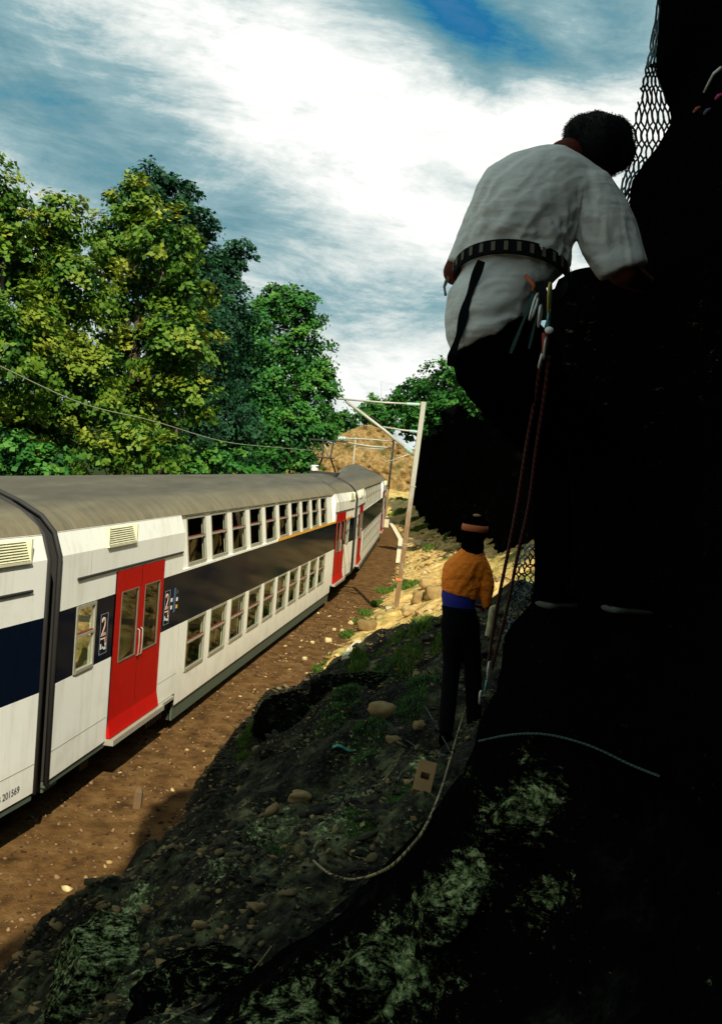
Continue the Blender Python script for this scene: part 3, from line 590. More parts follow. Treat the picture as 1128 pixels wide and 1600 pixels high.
def text(body, size, mat_, parent, loc, name='lettering', ext=.002, sx=1.0):
    cu = bpy.data.curves.new(name, 'FONT'); cu.body = body; cu.size = size; cu.extrude = ext; cu.offset = .0
    o = bpy.data.objects.new(name, cu); COL.objects.link(o); bpy.context.view_layer.update()
    me = bpy.data.meshes.new_from_object(o.evaluated_get(bpy.context.evaluated_depsgraph_get())); bpy.data.objects.remove(o); o = bpy.data.objects.new(name, me); COL.objects.link(o)
    me.materials.clear(); me.materials.append(mat_); o.parent = parent
    o.matrix_local = Matrix.Translation(loc) @ Matrix(((0, 0, 1, 0), (1, 0, 0, 0), (0, 1, 0, 0), (0, 0, 0, 1))) @ Matrix.Diagonal((sx, 1, 1, 1)); return o
def signs(root):
    for y0, nm in ((1.32, 0), (3.80, 1)):
        m = MB(); m.box((.0, y0, 1.26), (.004, y0 + .24, 1.80)); s = m.build('class_sign', M_navy, root)
        m = MB()
        for a, b, c, d in ((0, .24, .0, .006), (0, .24, .534, .54), (0, .006, .006, .534), (.234, .24, .006, .534)): m.box((.004, y0 + a, 1.26 + c), (.006, y0 + b, 1.26 + d))
        m.build('border', mat('sign_line', (.25, .3, .36), .6), s)
        text('2', .36, M_lett, s, (.0045, y0 + .022, 1.505), 'numeral', .001); text('2', .325, mat('numeral_pink', (.62, .32, .24), .6), s, (.0065, y0 + .034, 1.515), 'numeral', .001)
        m = MB(); m.box((.004, y0 + .03, 1.46), (.007, y0 + .15, 1.475)); m.box((.004, y0 + .16, 1.41), (.007, y0 + .20, 1.48), 1); m.box((.004, y0 + .03, 1.33), (.007, y0 + .06, 1.40)); m.box((.004, y0 + .09, 1.33), (.007, y0 + .12, 1.36)); m.box((.004, y0 + .15, 1.31), (.007, y0 + .21, 1.345)); m.box((.004, y0 + .18, 1.36), (.007, y0 + .21, 1.40))
        m.build('pictogram', [M_lett, M_lettr], s)
    m = MB(); m.box((0, 4.24, 1.40), (.004, 4.32, 1.80)); p = m.build('status_panel', M_blue, root)
    for (yy, z, mm) in ((4.14, 1.62, M_lett), (4.14, 1.50, M_lett), (4.40, 1.72, M_letd), (4.40, 1.60, M_lett), (4.40, 1.48, M_yel)):
        m = MB(); m.box((0, yy - .03, z - .028), (.006, yy + .03, z + .028)); m.build('marking', mm, p)
def place(root, i):
    (ax, ay), hd = CARS[i]; root.matrix_world = Matrix.Translation((ax, ay, HC)) @ Matrix.Rotation(-math.radians(hd), 4, 'Z') @ Matrix.Rotation(-.0455, 4, 'Y')
def carlocal(i, x, y):
    (ax, ay), hd = CARS[i]; Mx = Matrix.Translation((ax, ay, HC)) @ Matrix.Rotation(-math.radians(hd), 4, 'Z') @ Matrix.Rotation(-.0455, 4, 'Y'); I = Mx.inverted()
    o_ = I @ Vector((0, 0, CZ)); d = (I.to_3x3() @ Vector(ray(x, y))); t = -o_.x / d.x; return o_ + d * t
GC = 'double-deck coaches of the passing train'
c1 = make_coach(); copies = [copy_tree(c1), None, copy_tree(c1), copy_tree(c1)]; signs(c1); copies[1] = c1
m = MB(); ya = carlocal(1, 434, 852).y; m.box((0, ya, 2.025), (.004, DOORS[1][0] - .01, 2.085)); m.box((0, DOORS[1][1] + .01, 2.025), (.004, L - .5, 2.085)); m.build('first_class_stripe', M_orange, c1)
for i, lab in enumerate(['nearest double-deck coach, only its end and number in view at the left edge', 'long white double-deck coach with two red doors, filling the middle of the photo', 'far white double-deck coach leaning into the curve, pantograph above its near end', 'last double-deck coach, almost wholly behind the one ahead at the bend']):
    place(copies[i], i); tag(copies[i], lab, 'train coach', GC)
q = carlocal(0, 2, 1283); text('ZB 201569', .11, M_letd, copies[0], (.004, q.y - .17, .10), 'coach_number', .001, 1.0)
# pantograph on the far coach
m = MB(); m.box((-1.9, .3, 3.46), (-.9, 1.7, 3.56)); pg = m.build('pantograph', M_under, copies[2])
m = MB(); m.tube([(-1.75, 1.5, 3.6), (-1.5, .7, 4.1), (-1.6, 1.4, 4.75)], .035, 6); m.tube([(-1.05, 1.5, 3.6), (-1.2, .7, 4.1), (-1.2, 1.4, 4.75)], .035, 6); m.tube([(-1.75, .7, 4.1), (-1.05, .7, 4.1)], .03, 6); m.box((-2.15, 1.32, 4.75), (-.65, 1.4, 4.8)); m.box((-2.15, 1.5, 4.75), (-.65, 1.58, 4.8)); m.build('pantograph_arm', M_under, pg)
m = MB()
for yy in (.45, 1.2):
    for k in range(4): m.ball((-1.78, yy, 3.6 + .055 * k), (.12, .12, .035), 6)
m.build('insulator', mat('porcelain', (.75, .75, .7), .3), pg, True)

# rails and sleepers
def offset_line(dx, y0, y1, st=.5):
    out = []
    for Y in np.arange(y0, y1, st):
        x = side_x(Y); k = (side_x(Y + .5) - side_x(Y - .5)); n = math.hypot(1, k); out.append((x + dx / n, Y - dx * k / n))
    return out
M_rail = mat('rusty_rail', (.14, .07, .04), .6, .3)
for dx in (-.68, -2.12):
    m = MB(); pl = offset_line(dx, -20, 120)
    m.loft([[Vector((x + a, y, z)) for a, z in ((-.06, -.06), (.06, -.06), (.02, -.03), (.035, .06), (.035, .085), (-.035, .085), (-.035, .06), (-.02, -.03))] for x, y in pl])
    tag(m.build('rail', M_rail), 'rusty rail under the coaches on the ' + ('near' if dx > -1 else 'far') + ' side of the track', 'rail', 'rails of the track', 'structure')

# ------------------------------------------------------------------ masts and wires
M_galv = mat('galvanised_steel', (.36, .36, .29), .55, .15)
def f_mast(t, b):
    p = t.obj(); x = t.n.new('ShaderNodeSeparateXYZ'); t.l.new(p, x.inputs[0]); n = t.noise(t.mapping(p, scale=(4, 4, .8)), 3, 5, .7)
    k = t.math('MULTIPLY', t.math('SUBTRACT', t.math('MULTIPLY_ADD', n, 3.5, 2.6), x.outputs[2]), .6, clamp=True)
    c = t.mix(k, (.36, .36, .30), (.17, .095, .035)); c = t.mix(t.math('MULTIPLY', t.math('SUBTRACT', n, .5, clamp=True), 3, clamp=True), c, (.34, .31, .22)); t.put(b.inputs['Base Color'], c)
M_mast = mat('mast_paint', rough=.6, fn=f_mast)
M_ins = mat('glass_insulator', (.45, .6, .55), .25)
def mast(bx, by, tx, ty, Y, zb, label):
    top = P(tx, ty, Y); d = ray(bx, by); base = Vector((d[0] * Y / d[1], Y, zb)); o = empty('catenary_mast', base); tag(o, label, 'mast', 'catenary masts')
    v = top - base; H = v.length; m = MB(); w_, t_ = .07, .014
    sec = [(-w_, -w_), (w_, -w_), (w_, -w_ + t_), (t_ / 2, -w_ + t_), (t_ / 2, w_ - t_), (w_, w_ - t_), (w_, w_), (-w_, w_), (-w_, w_ - t_), (-t_ / 2, w_ - t_), (-t_ / 2, -w_ + t_), (-w_, -w_ + t_)]
    m.loft([[Vector((a, b_, 0)) + v * k - Vector((0, 0, .5 * (k == 0))) for a, b_ in sec] for k in (0, .33, .66, 1)]); m.build('post', M_mast, o)
    m = MB(); m.box((-.3, -.3, -.6), (.3, .3, .12)); m.build('footing', M_conc, o)
    return o, base
def rod(o, base, name, pts, Y, r, mat_=None):
    m = MB(); m.tube([P(x, y, Y) - base for x, y in pts], r, 8); return m.build(name, mat_ or M_galv, o, True)
def insul(o, base, x0, y0, x1, y1, Y, r):
    a, b = P(x0, y0, Y) - base, P(x1, y1, Y) - base; pts = []; rs = []
    for k in range(13): pts.append(a.lerp(b, k / 12)); rs.append(r if k % 2 else r * .45)
    m = MB(); m.tube(pts, rs, 10); m.build('insulator', M_ins, o)
M_conc = mat('concrete', (.50, .44, .28), .85)
o, b0 = mast(618, 955, 662, 628, 28.6, float(height(1.4, 28.6)), 'tall leaning catenary mast standing on the sunlit rubble beside the near coach')
rod(o, b0, 'tie_rod', [(659, 632), (600, 629), (528, 623)], 28.6, .028); rod(o, b0, 'strut', [(647, 711), (600, 672), (541, 627)], 28.6, .048)
rod(o, b0, 'stay_rod', [(655, 675), (628, 672), (598, 667)], 28.6, .026); rod(o, b0, 'steady_arm', [(650, 706), (602, 723)], 28.6, .018)
insul(o, b0, 655, 632, 635, 631, 28.6, .06); insul(o, b0, 644, 708, 632, 698, 28.6, .09); insul(o, b0, 653, 675, 640, 673.5, 28.6, .06)
m = MB(); q = P(622.5, 905, 28.6) - b0; m.box((q.x - .085, -.085, q.z - .03), (q.x + .085, .085, q.z + .03)); m.build('band', mat('orange_band', (.7, .16, .03), .6), o)
for k, yy in enumerate((760, 850)):
    q = P(645 - (yy - 760) * .13, yy, 28.6) - b0; m = MB(); m.box((q.x - .085, -.085, q.z - .01), (q.x + .085, .085, q.z + .01)); m.build('brace', M_galv, o)
o, b1 = mast(603, 800, 616, 681, 70, .4, 'second catenary mast, rising behind the far end of the train at the bend')
rod(o, b1, 'tie_rod', [(614, 690), (585, 687), (545, 685), (506, 683)], 70, .05); rod(o, b1, 'strut', [(612, 700), (575, 697), (520, 688)], 70, .06, M_galv)
rod(o, b1, 'stay_rod', [(600, 702), (560, 700)], 70, .04); insul(o, b1, 540, 685, 513, 684, 70, .17); insul(o, b1, 524, 692, 503, 688, 70, .17)
rod(o, b1, 'steady_arm', [(503, 688), (510, 700), (512, 712)], 70, .05)
o, b2 = mast(549, 760, 556, 683, 104, .3, 'thinnest and farthest catenary mast, standing before the tan hill')
rod(o, b2, 'tie_rod', [(556, 686), (540, 685)], 104, .06); insul(o, b2, 545, 686, 540, 686, 104, .14)
def wire(name, pts, r, mat_, label=None, cat=None, group=None, n=6, sub=6):
    pts = [Vector(p) for p in pts]; out = []
    for i in range(len(pts) - 1):
        a, b, c, d = pts[max(i - 1, 0)], pts[i], pts[i + 1], pts[min(i + 2, len(pts) - 1)]
        for k in range(sub):
            t = k / sub; out.append(.5 * ((2 * b) + (c - a) * t + (2 * a - 5 * b + 4 * c - d) * t * t + (3 * b - a - 3 * c + d) * t ** 3))
    out.append(pts[-1]); m = MB(); m.tube(out, r, n); o = m.build(name, mat_, None, True)
    if label: tag(o, label, cat, group)
    return o, out
M_cable = mat('cable', (.30, .32, .20), .6)
wire('overhead_cable', [P(-60, 546, 15.5), P(0, 572, 17), P(130, 631, 20), P(240, 658, 24), P(350, 690, 30), P(430, 699, 38), P(505, 705, 50)], .012, M_cable, 'thin pale cable sagging across the front of the trees', 'cable')
wire('overhead_cable', [P(548, 640, 28.7), P(580, 650, 40), P(600, 668, 52), P(613, 690, 70)], .008, M_cable, 'thin wire running from the tall mast arm back to the second mast', 'cable')
M_pole = mat('antenna_grey', (.3, .3, .28), .6)
m = MB(); m.tube([P(595, 660, 127), P(596, 596, 127)], .03, 6); tag(m.build('antenna', M_pole), 'thin antenna rod on the skyline above the distant small tree', 'antenna')

# ------------------------------------------------------------------ people
def ring(xl, yl, xr, yr, Y, rd, bow=0, n=24, yl_=0, sq=1.0):
    a, b = P(xl, yl, Y - yl_), P(xr, yr, Y + yl_); c = (a + b) / 2; h = (b - a) / 2; dv = Vector((c.x, c.y, 0)).normalized() * rd + Vector((0, 0, -bow))
    out = []
    for k in range(n):
        t = 2 * math.pi * k / n; cs, sn = math.cos(t), math.sin(t); cs = math.copysign(abs(cs) ** sq, cs); sn = math.copysign(abs(sn) ** sq, sn); out.append(c + h * cs + dv * sn)
    return out
def limb(m, pts, rs, n=14):
    P_ = []; R_ = []
    for i in range(len(pts) - 1):
        for k in range(5): t = k / 5; P_.append(Vector(pts[i]).lerp(Vector(pts[i + 1]), t)); R_.append(rs[i] + (rs[i + 1] - rs[i]) * t)
    P_.append(Vector(pts[-1])); R_.append(rs[-1]); m.tube(P_, R_, n)
    for p, r in zip(pts, rs): m.ball(p, r * .995, 8)
def hand(m, wrist, d, nrm, s=1.0, side=1):
    """palm, four unequal bent fingers and a thumb from the side of the palm"""
    d = Vector(d).normalized(); nrm = Vector(nrm).normalized(); nrm = (nrm - d * nrm.dot(d)).normalized(); lat = d.cross(nrm) * side; w = Vector(wrist)
    rings = []
    for t, hw, ht in ((-.01, .026, .02), (.02, .034, .018), (.055, .041, .016), (.09, .040, .013)):
        rings.append([w + d * t * s + lat * hw * s * math.cos(a) + nrm * ht * s * math.sin(a) for a in [2 * math.pi * k / 14 for k in range(14)]])
    m.loft(rings)
    for k, (o_, ln) in enumerate(((-.030, .068), (-.010, .078), (.010, .074), (.029, .058))):
        b = w + d * .085 * s + lat * o_ * s; p = [b]; dd = d.copy()
        for j, f_ in enumerate((.45, .32, .23)):
            dd = (dd + nrm * (-.35 if j == 0 else -.6)).normalized(); p.append(p[-1] + dd * ln * f_ * s)
        m.tube(p, [.0095 * s, .009 * s, .0082 * s, .007 * s], 8)
    b = w + d * .03 * s - lat * .034 * s; dd = (d * .75 - lat * .7).normalized(); p = [b, b + dd * .034 * s, b + dd * .034 * s + (dd + d * .6 - nrm * .3).normalized() * .03 * s]; m.tube(p, [.013 * s, .0105 * s, .008 * s], 8)
def head(m, c, r, face, upv):
    """skull, jaw, nose, brow, ears and lips; face = direction it looks"""
    f = Vector(face).normalized(); u = Vector(upv).normalized(); u = (u - f * u.dot(f)).normalized(); l = f.cross(u); c = Vector(c)
    def el(o_, rr):
        rings = []
        for i in range(1, 12):
            a = math.pi * i / 12; rings.append([o_ + u * (-rr[2] * math.cos(a)) + f * rr[0] * math.sin(a) * math.cos(t) + l * rr[1] * math.sin(a) * math.sin(t) for t in [2 * math.pi * k / 16 for k in range(16)]])
        m.loft(rings)
    el(c + u * .1 * r, (r * .98, r * .82, r * .98)); el(c + f * .28 * r - u * .45 * r, (r * .62, r * .62, r * .72)); el(c + f * .95 * r - u * .12 * r, (r * .16, r * .12, r * .26)); el(c + f * .84 * r + u * .16 * r, (r * .12, r * .5, r * .09))
    el(c + f * .84 * r - u * .55 * r, (r * .1, r * .26, r * .07)); el(c + f * .72 * r - u * .98 * r, (r * .2, r * .25, r * .16))
    for s_ in (1, -1): el(c + l * s_ * .84 * r - u * .1 * r, (r * .2, r * .08, r * .3))
M_skin = mat('skin', (.09, .020, .010), .7, spec=.1)
M_black = mat('black_cloth', (.0012, .0012, .002), .95, spec=.0)
M_hair = mat('black_hair', (.004, .003, .003), .7, spec=.15)
def f_shirt(t, b):
    p = t.pos(); w_ = t.noise(t.mapping(p, scale=(1.6, 1.6, 3.4), rot=(0, .6, 0)), 2.0, 3, .5, .9); f_ = t.noise(p, 160, 3, .7); bl = t.noise(p, 6, 4, .6)
    wv = t.noise(t.mapping(p, scale=(2.4, 2, 5), rot=(0, -.35, 0)), 2.6, 3, .5, .5)
    c = t.mix(bl, (.70, .70, .64), (.80, .80, .75)); c = t.mix(t.math('MULTIPLY', f_, .3), c, (.3, .3, .26)); t.put(b.inputs['Base Color'], c); b.inputs['Roughness'].default_value = .95
    h = t.math('ADD', t.math('MULTIPLY', w_, 1.0), t.math('ADD', t.math('MULTIPLY', wv, .6), t.math('MULTIPLY', f_, .03))); t.put(b.inputs['Normal'], t.bump(h, .45, .05))
M_shirt = mat('grey_tshirt', fn=f_shirt, spec=.1)
# --- the climber
YC = 3.0
m = MB()
nb = P(880, 246, 3.02); hc = P(931, 228, 3.07)
head(m, hc, .090, (.55, .75, -.35), (.55, 0, .8)); limb(m, [P(868, 268, 3.02), nb, P(910, 236, 3.05)], [.062, .054, .052])
m.loft([ring(730, 560, 850, 555, 3.02, .09), ring(730, 480, 838, 470, 3.0, .1), ring(735, 420, 848, 430, 3.0, .09), ring(752, 340, 880, 360, 3.0, .11), ring(775, 285, 925, 325, 3.0, .09), ring(845, 250, 925, 275, 3.0, .05)])
limb(m, [P(775, 300, 3.0), P(713, 425, 3.04), P(770, 470, 3.32), P(800, 462, 3.40)], [.052, .044, .034, .03]); hand(m, P(800, 462, 3.40), (.6, .5, .1), (0, 0, 1), 1.0)
ra = [P(945, 320, 2.98), P(972, 425, 2.99), P(1000, 440, 3.2), P(1008, 444, 3.36)]; limb(m, ra, [.055, .044, .036, .031]); hand(m, ra[-1], (.5, .3, .55), (-.7, -.5, .3), 1.0, -1)
for pts in ([P(765, 590, 3.05), P(852, 700, 3.42), P(866, 905, 3.22)], [P(825, 585, 3.03), P(935, 705, 3.34), P(972, 912, 3.12)]): limb(m, pts, [.06, .045, .035])
person = m.build('person', M_skin, None, True); remesh(person, .0075, 4, .5); tag(person, 'climber in a grey t-shirt and harness, seen from behind, leaning on the cliff', 'person')
m = MB()
m.loft([ring(708, 556, 822, 504, 3.0, .135), ring(697, 530, 828, 490, 3.0, .145), ring(694, 500, 834, 474, 3.0, .148), ring(699, 458, 846, 452, 3.0, .142), ring(714, 437, 860, 446, 3.0, .125), ring(724, 416, 872, 432, 3.0, .115, .02), ring(721, 396, 892, 418, 3.0, .128),
        ring(727, 365, 892, 385, 3.0, .155), ring(735, 325, 905, 350, 3.0, .155), ring(744, 292, 925, 322, 3.0, .14), ring(760, 266, 948, 296, 3.0, .118), ring(798, 242, 948, 274, 3.0, .095), ring(846, 230, 925, 258, 3.01, .068), ring(873, 229, 906, 252, 3.02, .052)])
m.loft([ring(757, 270, 830, 285, 3.0, .075), ring(743, 300, 800, 318, 3.0, .07), ring(728, 335, 778, 352, 3.0, .064), ring(713, 372, 757, 388, 3.01, .06), ring(699, 407, 742, 428, 3.02, .06)])
m.loft([ring(880, 300, 950, 272, 2.99, .085), ring(893, 338, 976, 308, 2.98, .08), ring(902, 376, 993, 345, 2.98, .076), ring(915, 407, 1004, 382, 2.98, .072), ring(936, 438, 1013, 411, 2.98, .07)])
shirt = m.build('t_shirt', M_shirt, person, True); remesh(shirt, .0085, 5, .5)
def bake(o_):
    bpy.context.view_layer.update(); me_ = bpy.data.meshes.new_from_object(o_.evaluated_get(bpy.context.evaluated_depsgraph_get())); o_.modifiers.clear(); o_.data = me_
    n_ = len(me_.vertices); V_ = np.empty(n_ * 3, np.float32); me_.vertices.foreach_get('co', V_); N_ = np.empty(n_ * 3, np.float32); me_.vertices.foreach_get('normal', N_); return me_, V_.reshape(-1, 3).astype(float), N_.reshape(-1, 3).astype(float)
def folds(o_, parts):
    """cloth folds: parts = (centre, reach, crease direction, spacing, depth, seed)"""
    me_, V_, N_ = bake(o_); D_ = np.zeros(len(V_))
    for c, R_, d, sp_, dep, sd in parts:
        c = np.array(c); d = np.array(d, float); d /= np.linalg.norm(d); r_ = V_ - c; wgt = np.exp(-(r_ ** 2).sum(1) / R_ ** 2); al = r_ @ d; pe = r_ - al[:, None] * d
        q_ = V_ / sp_ + sd; al2 = (al / sp_ * .22)[:, None] * d; w3 = pe / sp_ + al2 + sd; nn = vnoise(w3[:, 0] * .9, w3[:, 1] * .9, w3[:, 2] * .9) + .45 * vnoise(w3[:, 0] * 2.1, w3[:, 1] * 2.1, w3[:, 2] * 2.1)
        ridge = 1 - np.abs(nn) * 4; D_ += wgt * dep * np.clip(ridge, -1, 1)
    V_ = V_ + N_ * D_[:, None]; me_.vertices.foreach_set('co', V_.astype(np.float32).ravel()); me_.update()
folds(shirt, [(P(800, 375, 2.86), .12, (1, 0, .1), .026, .009, 3), (P(880, 370, 2.9), .09, (.8, 0, -.6), .026, .010, 9), (P(770, 500, 2.86), .16, (1, 0, .35), .032, .0055, 5), (P(790, 540, 2.88), .10, (1, 0, .45), .022, .008, 15), (P(915, 340, 2.9), .10, (.25, 0, -1), .026, .009, 7),
              (P(960, 370, 2.9), .11, (.35, 0, -1), .03, .006, 27), (P(830, 310, 2.86), .20, (.6, 0, .8), .045, .007, 11), (P(740, 340, 2.9), .10, (.3, 0, -1), .03, .006, 13), (P(840, 455, 2.88), .06, (1, 0, -.3), .022, .004, 17)])
m = MB()
m.loft([ring(716, 520, 832, 495, 3.0, .12), ring(704, 556, 872, 535, 3.01, .145), ring(713, 596, 884, 588, 3.04, .14), ring(740, 628, 880, 632, 3.07, .11), ring(775, 646, 880, 650, 3.1, .07)])
for pts, rr in (([P(768, 592, 3.05), P(852, 700, 3.42), P(864, 800, 3.32), P(866, 900, 3.22)], [.095, .075, .062, .055]), ([P(830, 590, 3.03), P(935, 705, 3.34), P(960, 800, 3.24), P(974, 905, 3.12)], [.095, .075, .062, .055])): limb(m, pts, rr)
remesh(m.build('trousers', M_black, person, True), .01, 4, .5)
m = MB()
for k, (x, y, r) in enumerate([(932, 224, 49), (912, 212, 36), (955, 215, 36), (965, 236, 30), (945, 250, 30), (930, 200, 28), (908, 205, 25), (900, 222, 22), (948, 196, 20), (970, 255, 14), (925, 255, 20)]): m.ball(P(x, y, 3.04), r * .89 * 3.04 / F, 10)
hair = m.build('hair', M_hair, person, True); remesh(hair, .006, 5, .5)
me_, V_, N_ = bake(hair); pick = rng.integers(0, len(V_), 9000); hv = []; hf = []
b0_ = V_[pick] + rng.normal(0, .002, (9000, 3)); dirn = N_[pick] * .55 + rng.normal(0, .45, (9000, 3)) + np.array([.1, 0, -.55]); dirn /= np.linalg.norm(dirn, axis=1)[:, None]; sd_ = np.cross(dirn, rng.normal(size=(9000, 3))); sd_ /= np.linalg.norm(sd_, axis=1)[:, None]; ln_ = rng.uniform(.004, .012, (9000, 1))
HV = np.stack([b0_ - sd_ * .0008, b0_ + sd_ * .0008, b0_ + dirn * ln_ * .6 + sd_ * .0005 + N_[pick] * .001, b0_ + dirn * ln_], 1).reshape(-1, 3)
obj('hair_strands', mesh_np('hair_strands', HV, np.arange(len(HV)).reshape(-1, 4)), M_hair, hair)
M_sole = mat('shoe_pale_rubber', (.06, .065, .045), .7)
for (x, y, Y, dx, dy) in ((866, 915, 3.2, .10, .16), (974, 922, 3.1, .12, .12)):
    a = P(x, y, Y); d = Vector((dx, dy, -.01)).normalized(); l = Vector((d.y, -d.x, 0)); m = MB(); s_ = MB()
    prof = [(-.07, .030, .085), (-.03, .036, .08), (.03, .036, .062), (.09, .042, .048), (.14, .040, .036), (.18, .022, .022)]
    m.loft([[a + d * t + l * w_ * math.cos(q) + Vector((0, 0, -.06 + h / 2 + h / 2 * math.sin(q))) for q in [2 * math.pi * k / 12 for k in range(12)]] for t, w_, h in prof])
    bt = m.build('climbing_shoe', M_black, person, True)
    s_.loft([[a + d * t + l * (w_ + .004) * math.cos(q) + Vector((0, 0, -.064 + .011 * math.sin(q))) for q in [2 * math.pi * k / 12 for k in range(12)]] for t, w_, h in prof]); s_.build('sole', M_sole, bt, True)
# harness
M_web = mat('black_webbing', (.006, .006, .008), .8, spec=.1); M_cream = mat('cream_webbing', (.14, .125, .075), .8); M_teal = mat('teal_webbing', (.015, .055, .048), .7)
def band(ra, rb, nm, mt, par, out=1.03):
    ca = sum(ra, Vector()) / len(ra); m_ = MB(); n = len(ra)
    A = [ca + (p - ca) * out for p in ra]; cb_ = sum(rb, Vector()) / n; B = [cb_ + (p - cb_) * out for p in rb]; A2 = [ca + (p - ca) * (out + .05) for p in ra]; B2 = [cb_ + (p - cb_) * (out + .05) for p in rb]
    for k in range(n):
        j = (k + 1) % n
        m_.quad([A2[k], A2[j], B2[j], B2[k]]); m_.quad([A[k], A[j], A2[j], A2[k]]); m_.quad([B[k], B[j], B2[j], B2[k]]); m_.quad([A[k], A[j], B[j], B[k]])
    o_ = m_.build(nm, mt, par, False); return o_, A2, B2
rlo = ring(718, 434, 880, 450, 3.0, .132, .052, 60); rhi = ring(719, 415, 880, 428, 3.0, .132, .052, 60)
belt, A2, B2 = band(rlo, rhi, 'harness_belt', M_web, person, 1.075)
for k in range(31, 59, 2):
    m = MB()
    a, b, c, d = A2[k], A2[(k + 1) % 60], B2[(k + 1) % 60], B2[k]; cc = (a + b + c + d) / 4; cen = P(795, 425, 3.0); o_ = (cc - cen); o_.z = 0; o_.normalize()
    m.quad([cc + (p - cc) * .66 + o_ * .005 for p in (a, b, c, d)]); m.build('webbing_bar', M_cream, belt)
def strap(pts, w_, nm, mt, par, th=.004):
    m_ = MB(); V_ = [P(*p) for p in pts]; out = []
    for i in range(len(V_) - 1):
        for k in range(6): out.append(V_[i].lerp(V_[i + 1], k / 6))
    out.append(V_[-1]); rings = []
    for i, p in enumerate(out):
        t = (out[min(i + 1, len(out) - 1)] - out[max(i - 1, 0)]).normalized(); f_ = Vector((p.x, p.y, 0)).normalized(); l = t.cross(f_).normalized(); ww = w_ * (1 + .25 * math.sin(i * .55)); rings.append([p + l * ww + f_ * th, p - l * ww + f_ * th, p - l * ww - f_ * th, p + l * ww - f_ * th])
    m_.loft(rings); return m_.build(nm, mt, par)
strap([(752, 408, 2.85), (738, 445, 2.87), (727, 480, 2.87), (718, 520, 2.88), (707, 553, 2.9), (703, 572, 2.93)], .0115, 'leg_strap', M_web, person)
strap([(700, 432, 2.95), (694, 448, 2.95), (696, 462, 2.95)], .004, 'leg_strap', M_cream, person)
strap([(838, 446, 2.86), (822, 490, 2.85), (808, 525, 2.85), (797, 552, 2.86)], .0045, 'gear_strap', M_teal, person)
strap([(852, 448, 2.86), (842, 480, 2.85), (833, 515, 2.85), (826, 545, 2.86)], .0035, 'gear_strap', M_teal, person)
strap([(842, 440, 2.85), (850, 470, 2.84), (852, 500, 2.84)], .012, 'gear_strap', M_web, person)
m = MB(); m.tube([P(820, 430, 2.86), P(834, 445, 2.85), P(832, 455, 2.85)], .006, 8); m.build('gear_loop', mat('orange_cord', (.45, .10, .03), .7), person, True)
# shirt hem folds and grey strap over belt kept on the mesh; karabiners hang from the harness
M_alu = mat('polished_aluminium', (.55, .56, .50), .4, .5); M_gold = mat('gold_anodised', (.5, .33, .05), .4, .4); M_tealm = mat('teal_anodised', (.10, .30, .28), .35, .4); M_redm = mat('red_tape', (.30, .03, .02), .7)
def karabiner(x, y, Y, ln, ang, mt, label, gate=None, tilt=.3, spin=1.0):
    c = P(x, y, Y); pts = []
    for k in range(24):
        a = 2 * math.pi * k / 24; u_, v_ = .27 * ln * math.cos(a) * (1 + .25 * math.sin(a)), .5 * ln * math.sin(a)
        ca, sa = math.cos(ang), math.sin(ang); pts.append(Vector(((u_ * ca - v_ * sa), u_ * tilt, (u_ * sa + v_ * ca))))
    m_ = MB(); m_.tube(pts, .0042, 8, closed=True); o_ = m_.build('karabiner', mt, None, True); o_.rotation_euler = (0, 0, spin); o_.location = c; tag(o_, label, 'karabiner', 'climbing gear')
    g_ = MB(); g_.tube([pts[22] * 1.02, pts[2] * 1.05, pts[5] * 1.02], .0052, 8); g_.build('gate', gate or M_alu, o_, True); return o_
karabiner(834, 480, 2.82, .085, -.45, M_alu, 'pale karabiner hanging just under the right side of the belt')
karabiner(858, 470, 2.80, .10, .25, M_gold, 'gold karabiner with a teal gate at the top of the gear cluster', M_tealm)
karabiner(843, 494, 2.80, .06, .05, M_alu, 'small silver karabiner left of the gold one')
karabiner(856, 503, 2.80, .055, .1, M_tealm, 'teal karabiner right above the round white knob')
karabiner(852, 540, 2.82, .075, .0, M_alu, 'silver karabiner with red tape below the white knob', M_redm)
karabiner(846, 560, 2.83, .06, -.4, M_alu, 'lowest silver karabiner of the climber gear, by the red rope knot')
m = MB(); m.ball(P(857.5, 516, 2.78), (.013, .013, .0105), 10); tag(m.build('knob', mat('white_plastic', (.85, .85, .8), .4), None, True), 'round white plastic knob hanging among the karabiners', 'knob')
m = MB(); m.tube([P(850, 520, 2.8), P(850, 545, 2.81), P(845, 566, 2.83)], .007, 8); tag(m.build('quickdraw_sling', M_redm, None, True), 'short dark red sling between two karabiners below the white knob', 'sling', 'climbing gear')

# --- the man in orange
Yo = 8.0; m = MB()
gz = float(height(1.0, 8.0))
head(m, P(742, 842, Yo), .088, (.35, .85, -.5), (.1, .2, .9)); limb(m, [P(735, 872, Yo), P(738, 862, Yo), P(741, 850, Yo)], [.06, .055, .05])
m.loft([ring(700, 950, 735, 955, Yo, .08), ring(698, 915, 740, 930, Yo, .08), ring(702, 885, 755, 890, Yo, .08), ring(720, 868, 748, 872, Yo, .05)])
fl, fr_ = Vector((P(708, 1110, Yo).x - .04, Yo, gz + .07)), Vector((P(744, 1118, Yo + .1).x, Yo + .15, float(height(P(737, 1118, Yo).x, Yo + .15)) + .07))
limb(m, [P(708, 965, Yo), P(708, 1035, Yo + .05), fl], [.07, .05, .04]); limb(m, [P(727, 968, Yo), P(736, 1035, Yo + .1), fr_], [.07, .05, .04])
ha = P(766, 952, Yo + .05); limb(m, [P(752, 885, Yo), P(759, 938, Yo + .02), ha, P(769, 960, Yo + .1)], [.045, .038, .03, .026]); hand(m, P(768, 957, Yo + .1), (.25, .2, -.9), (-.6, .7, 0), 1.0)
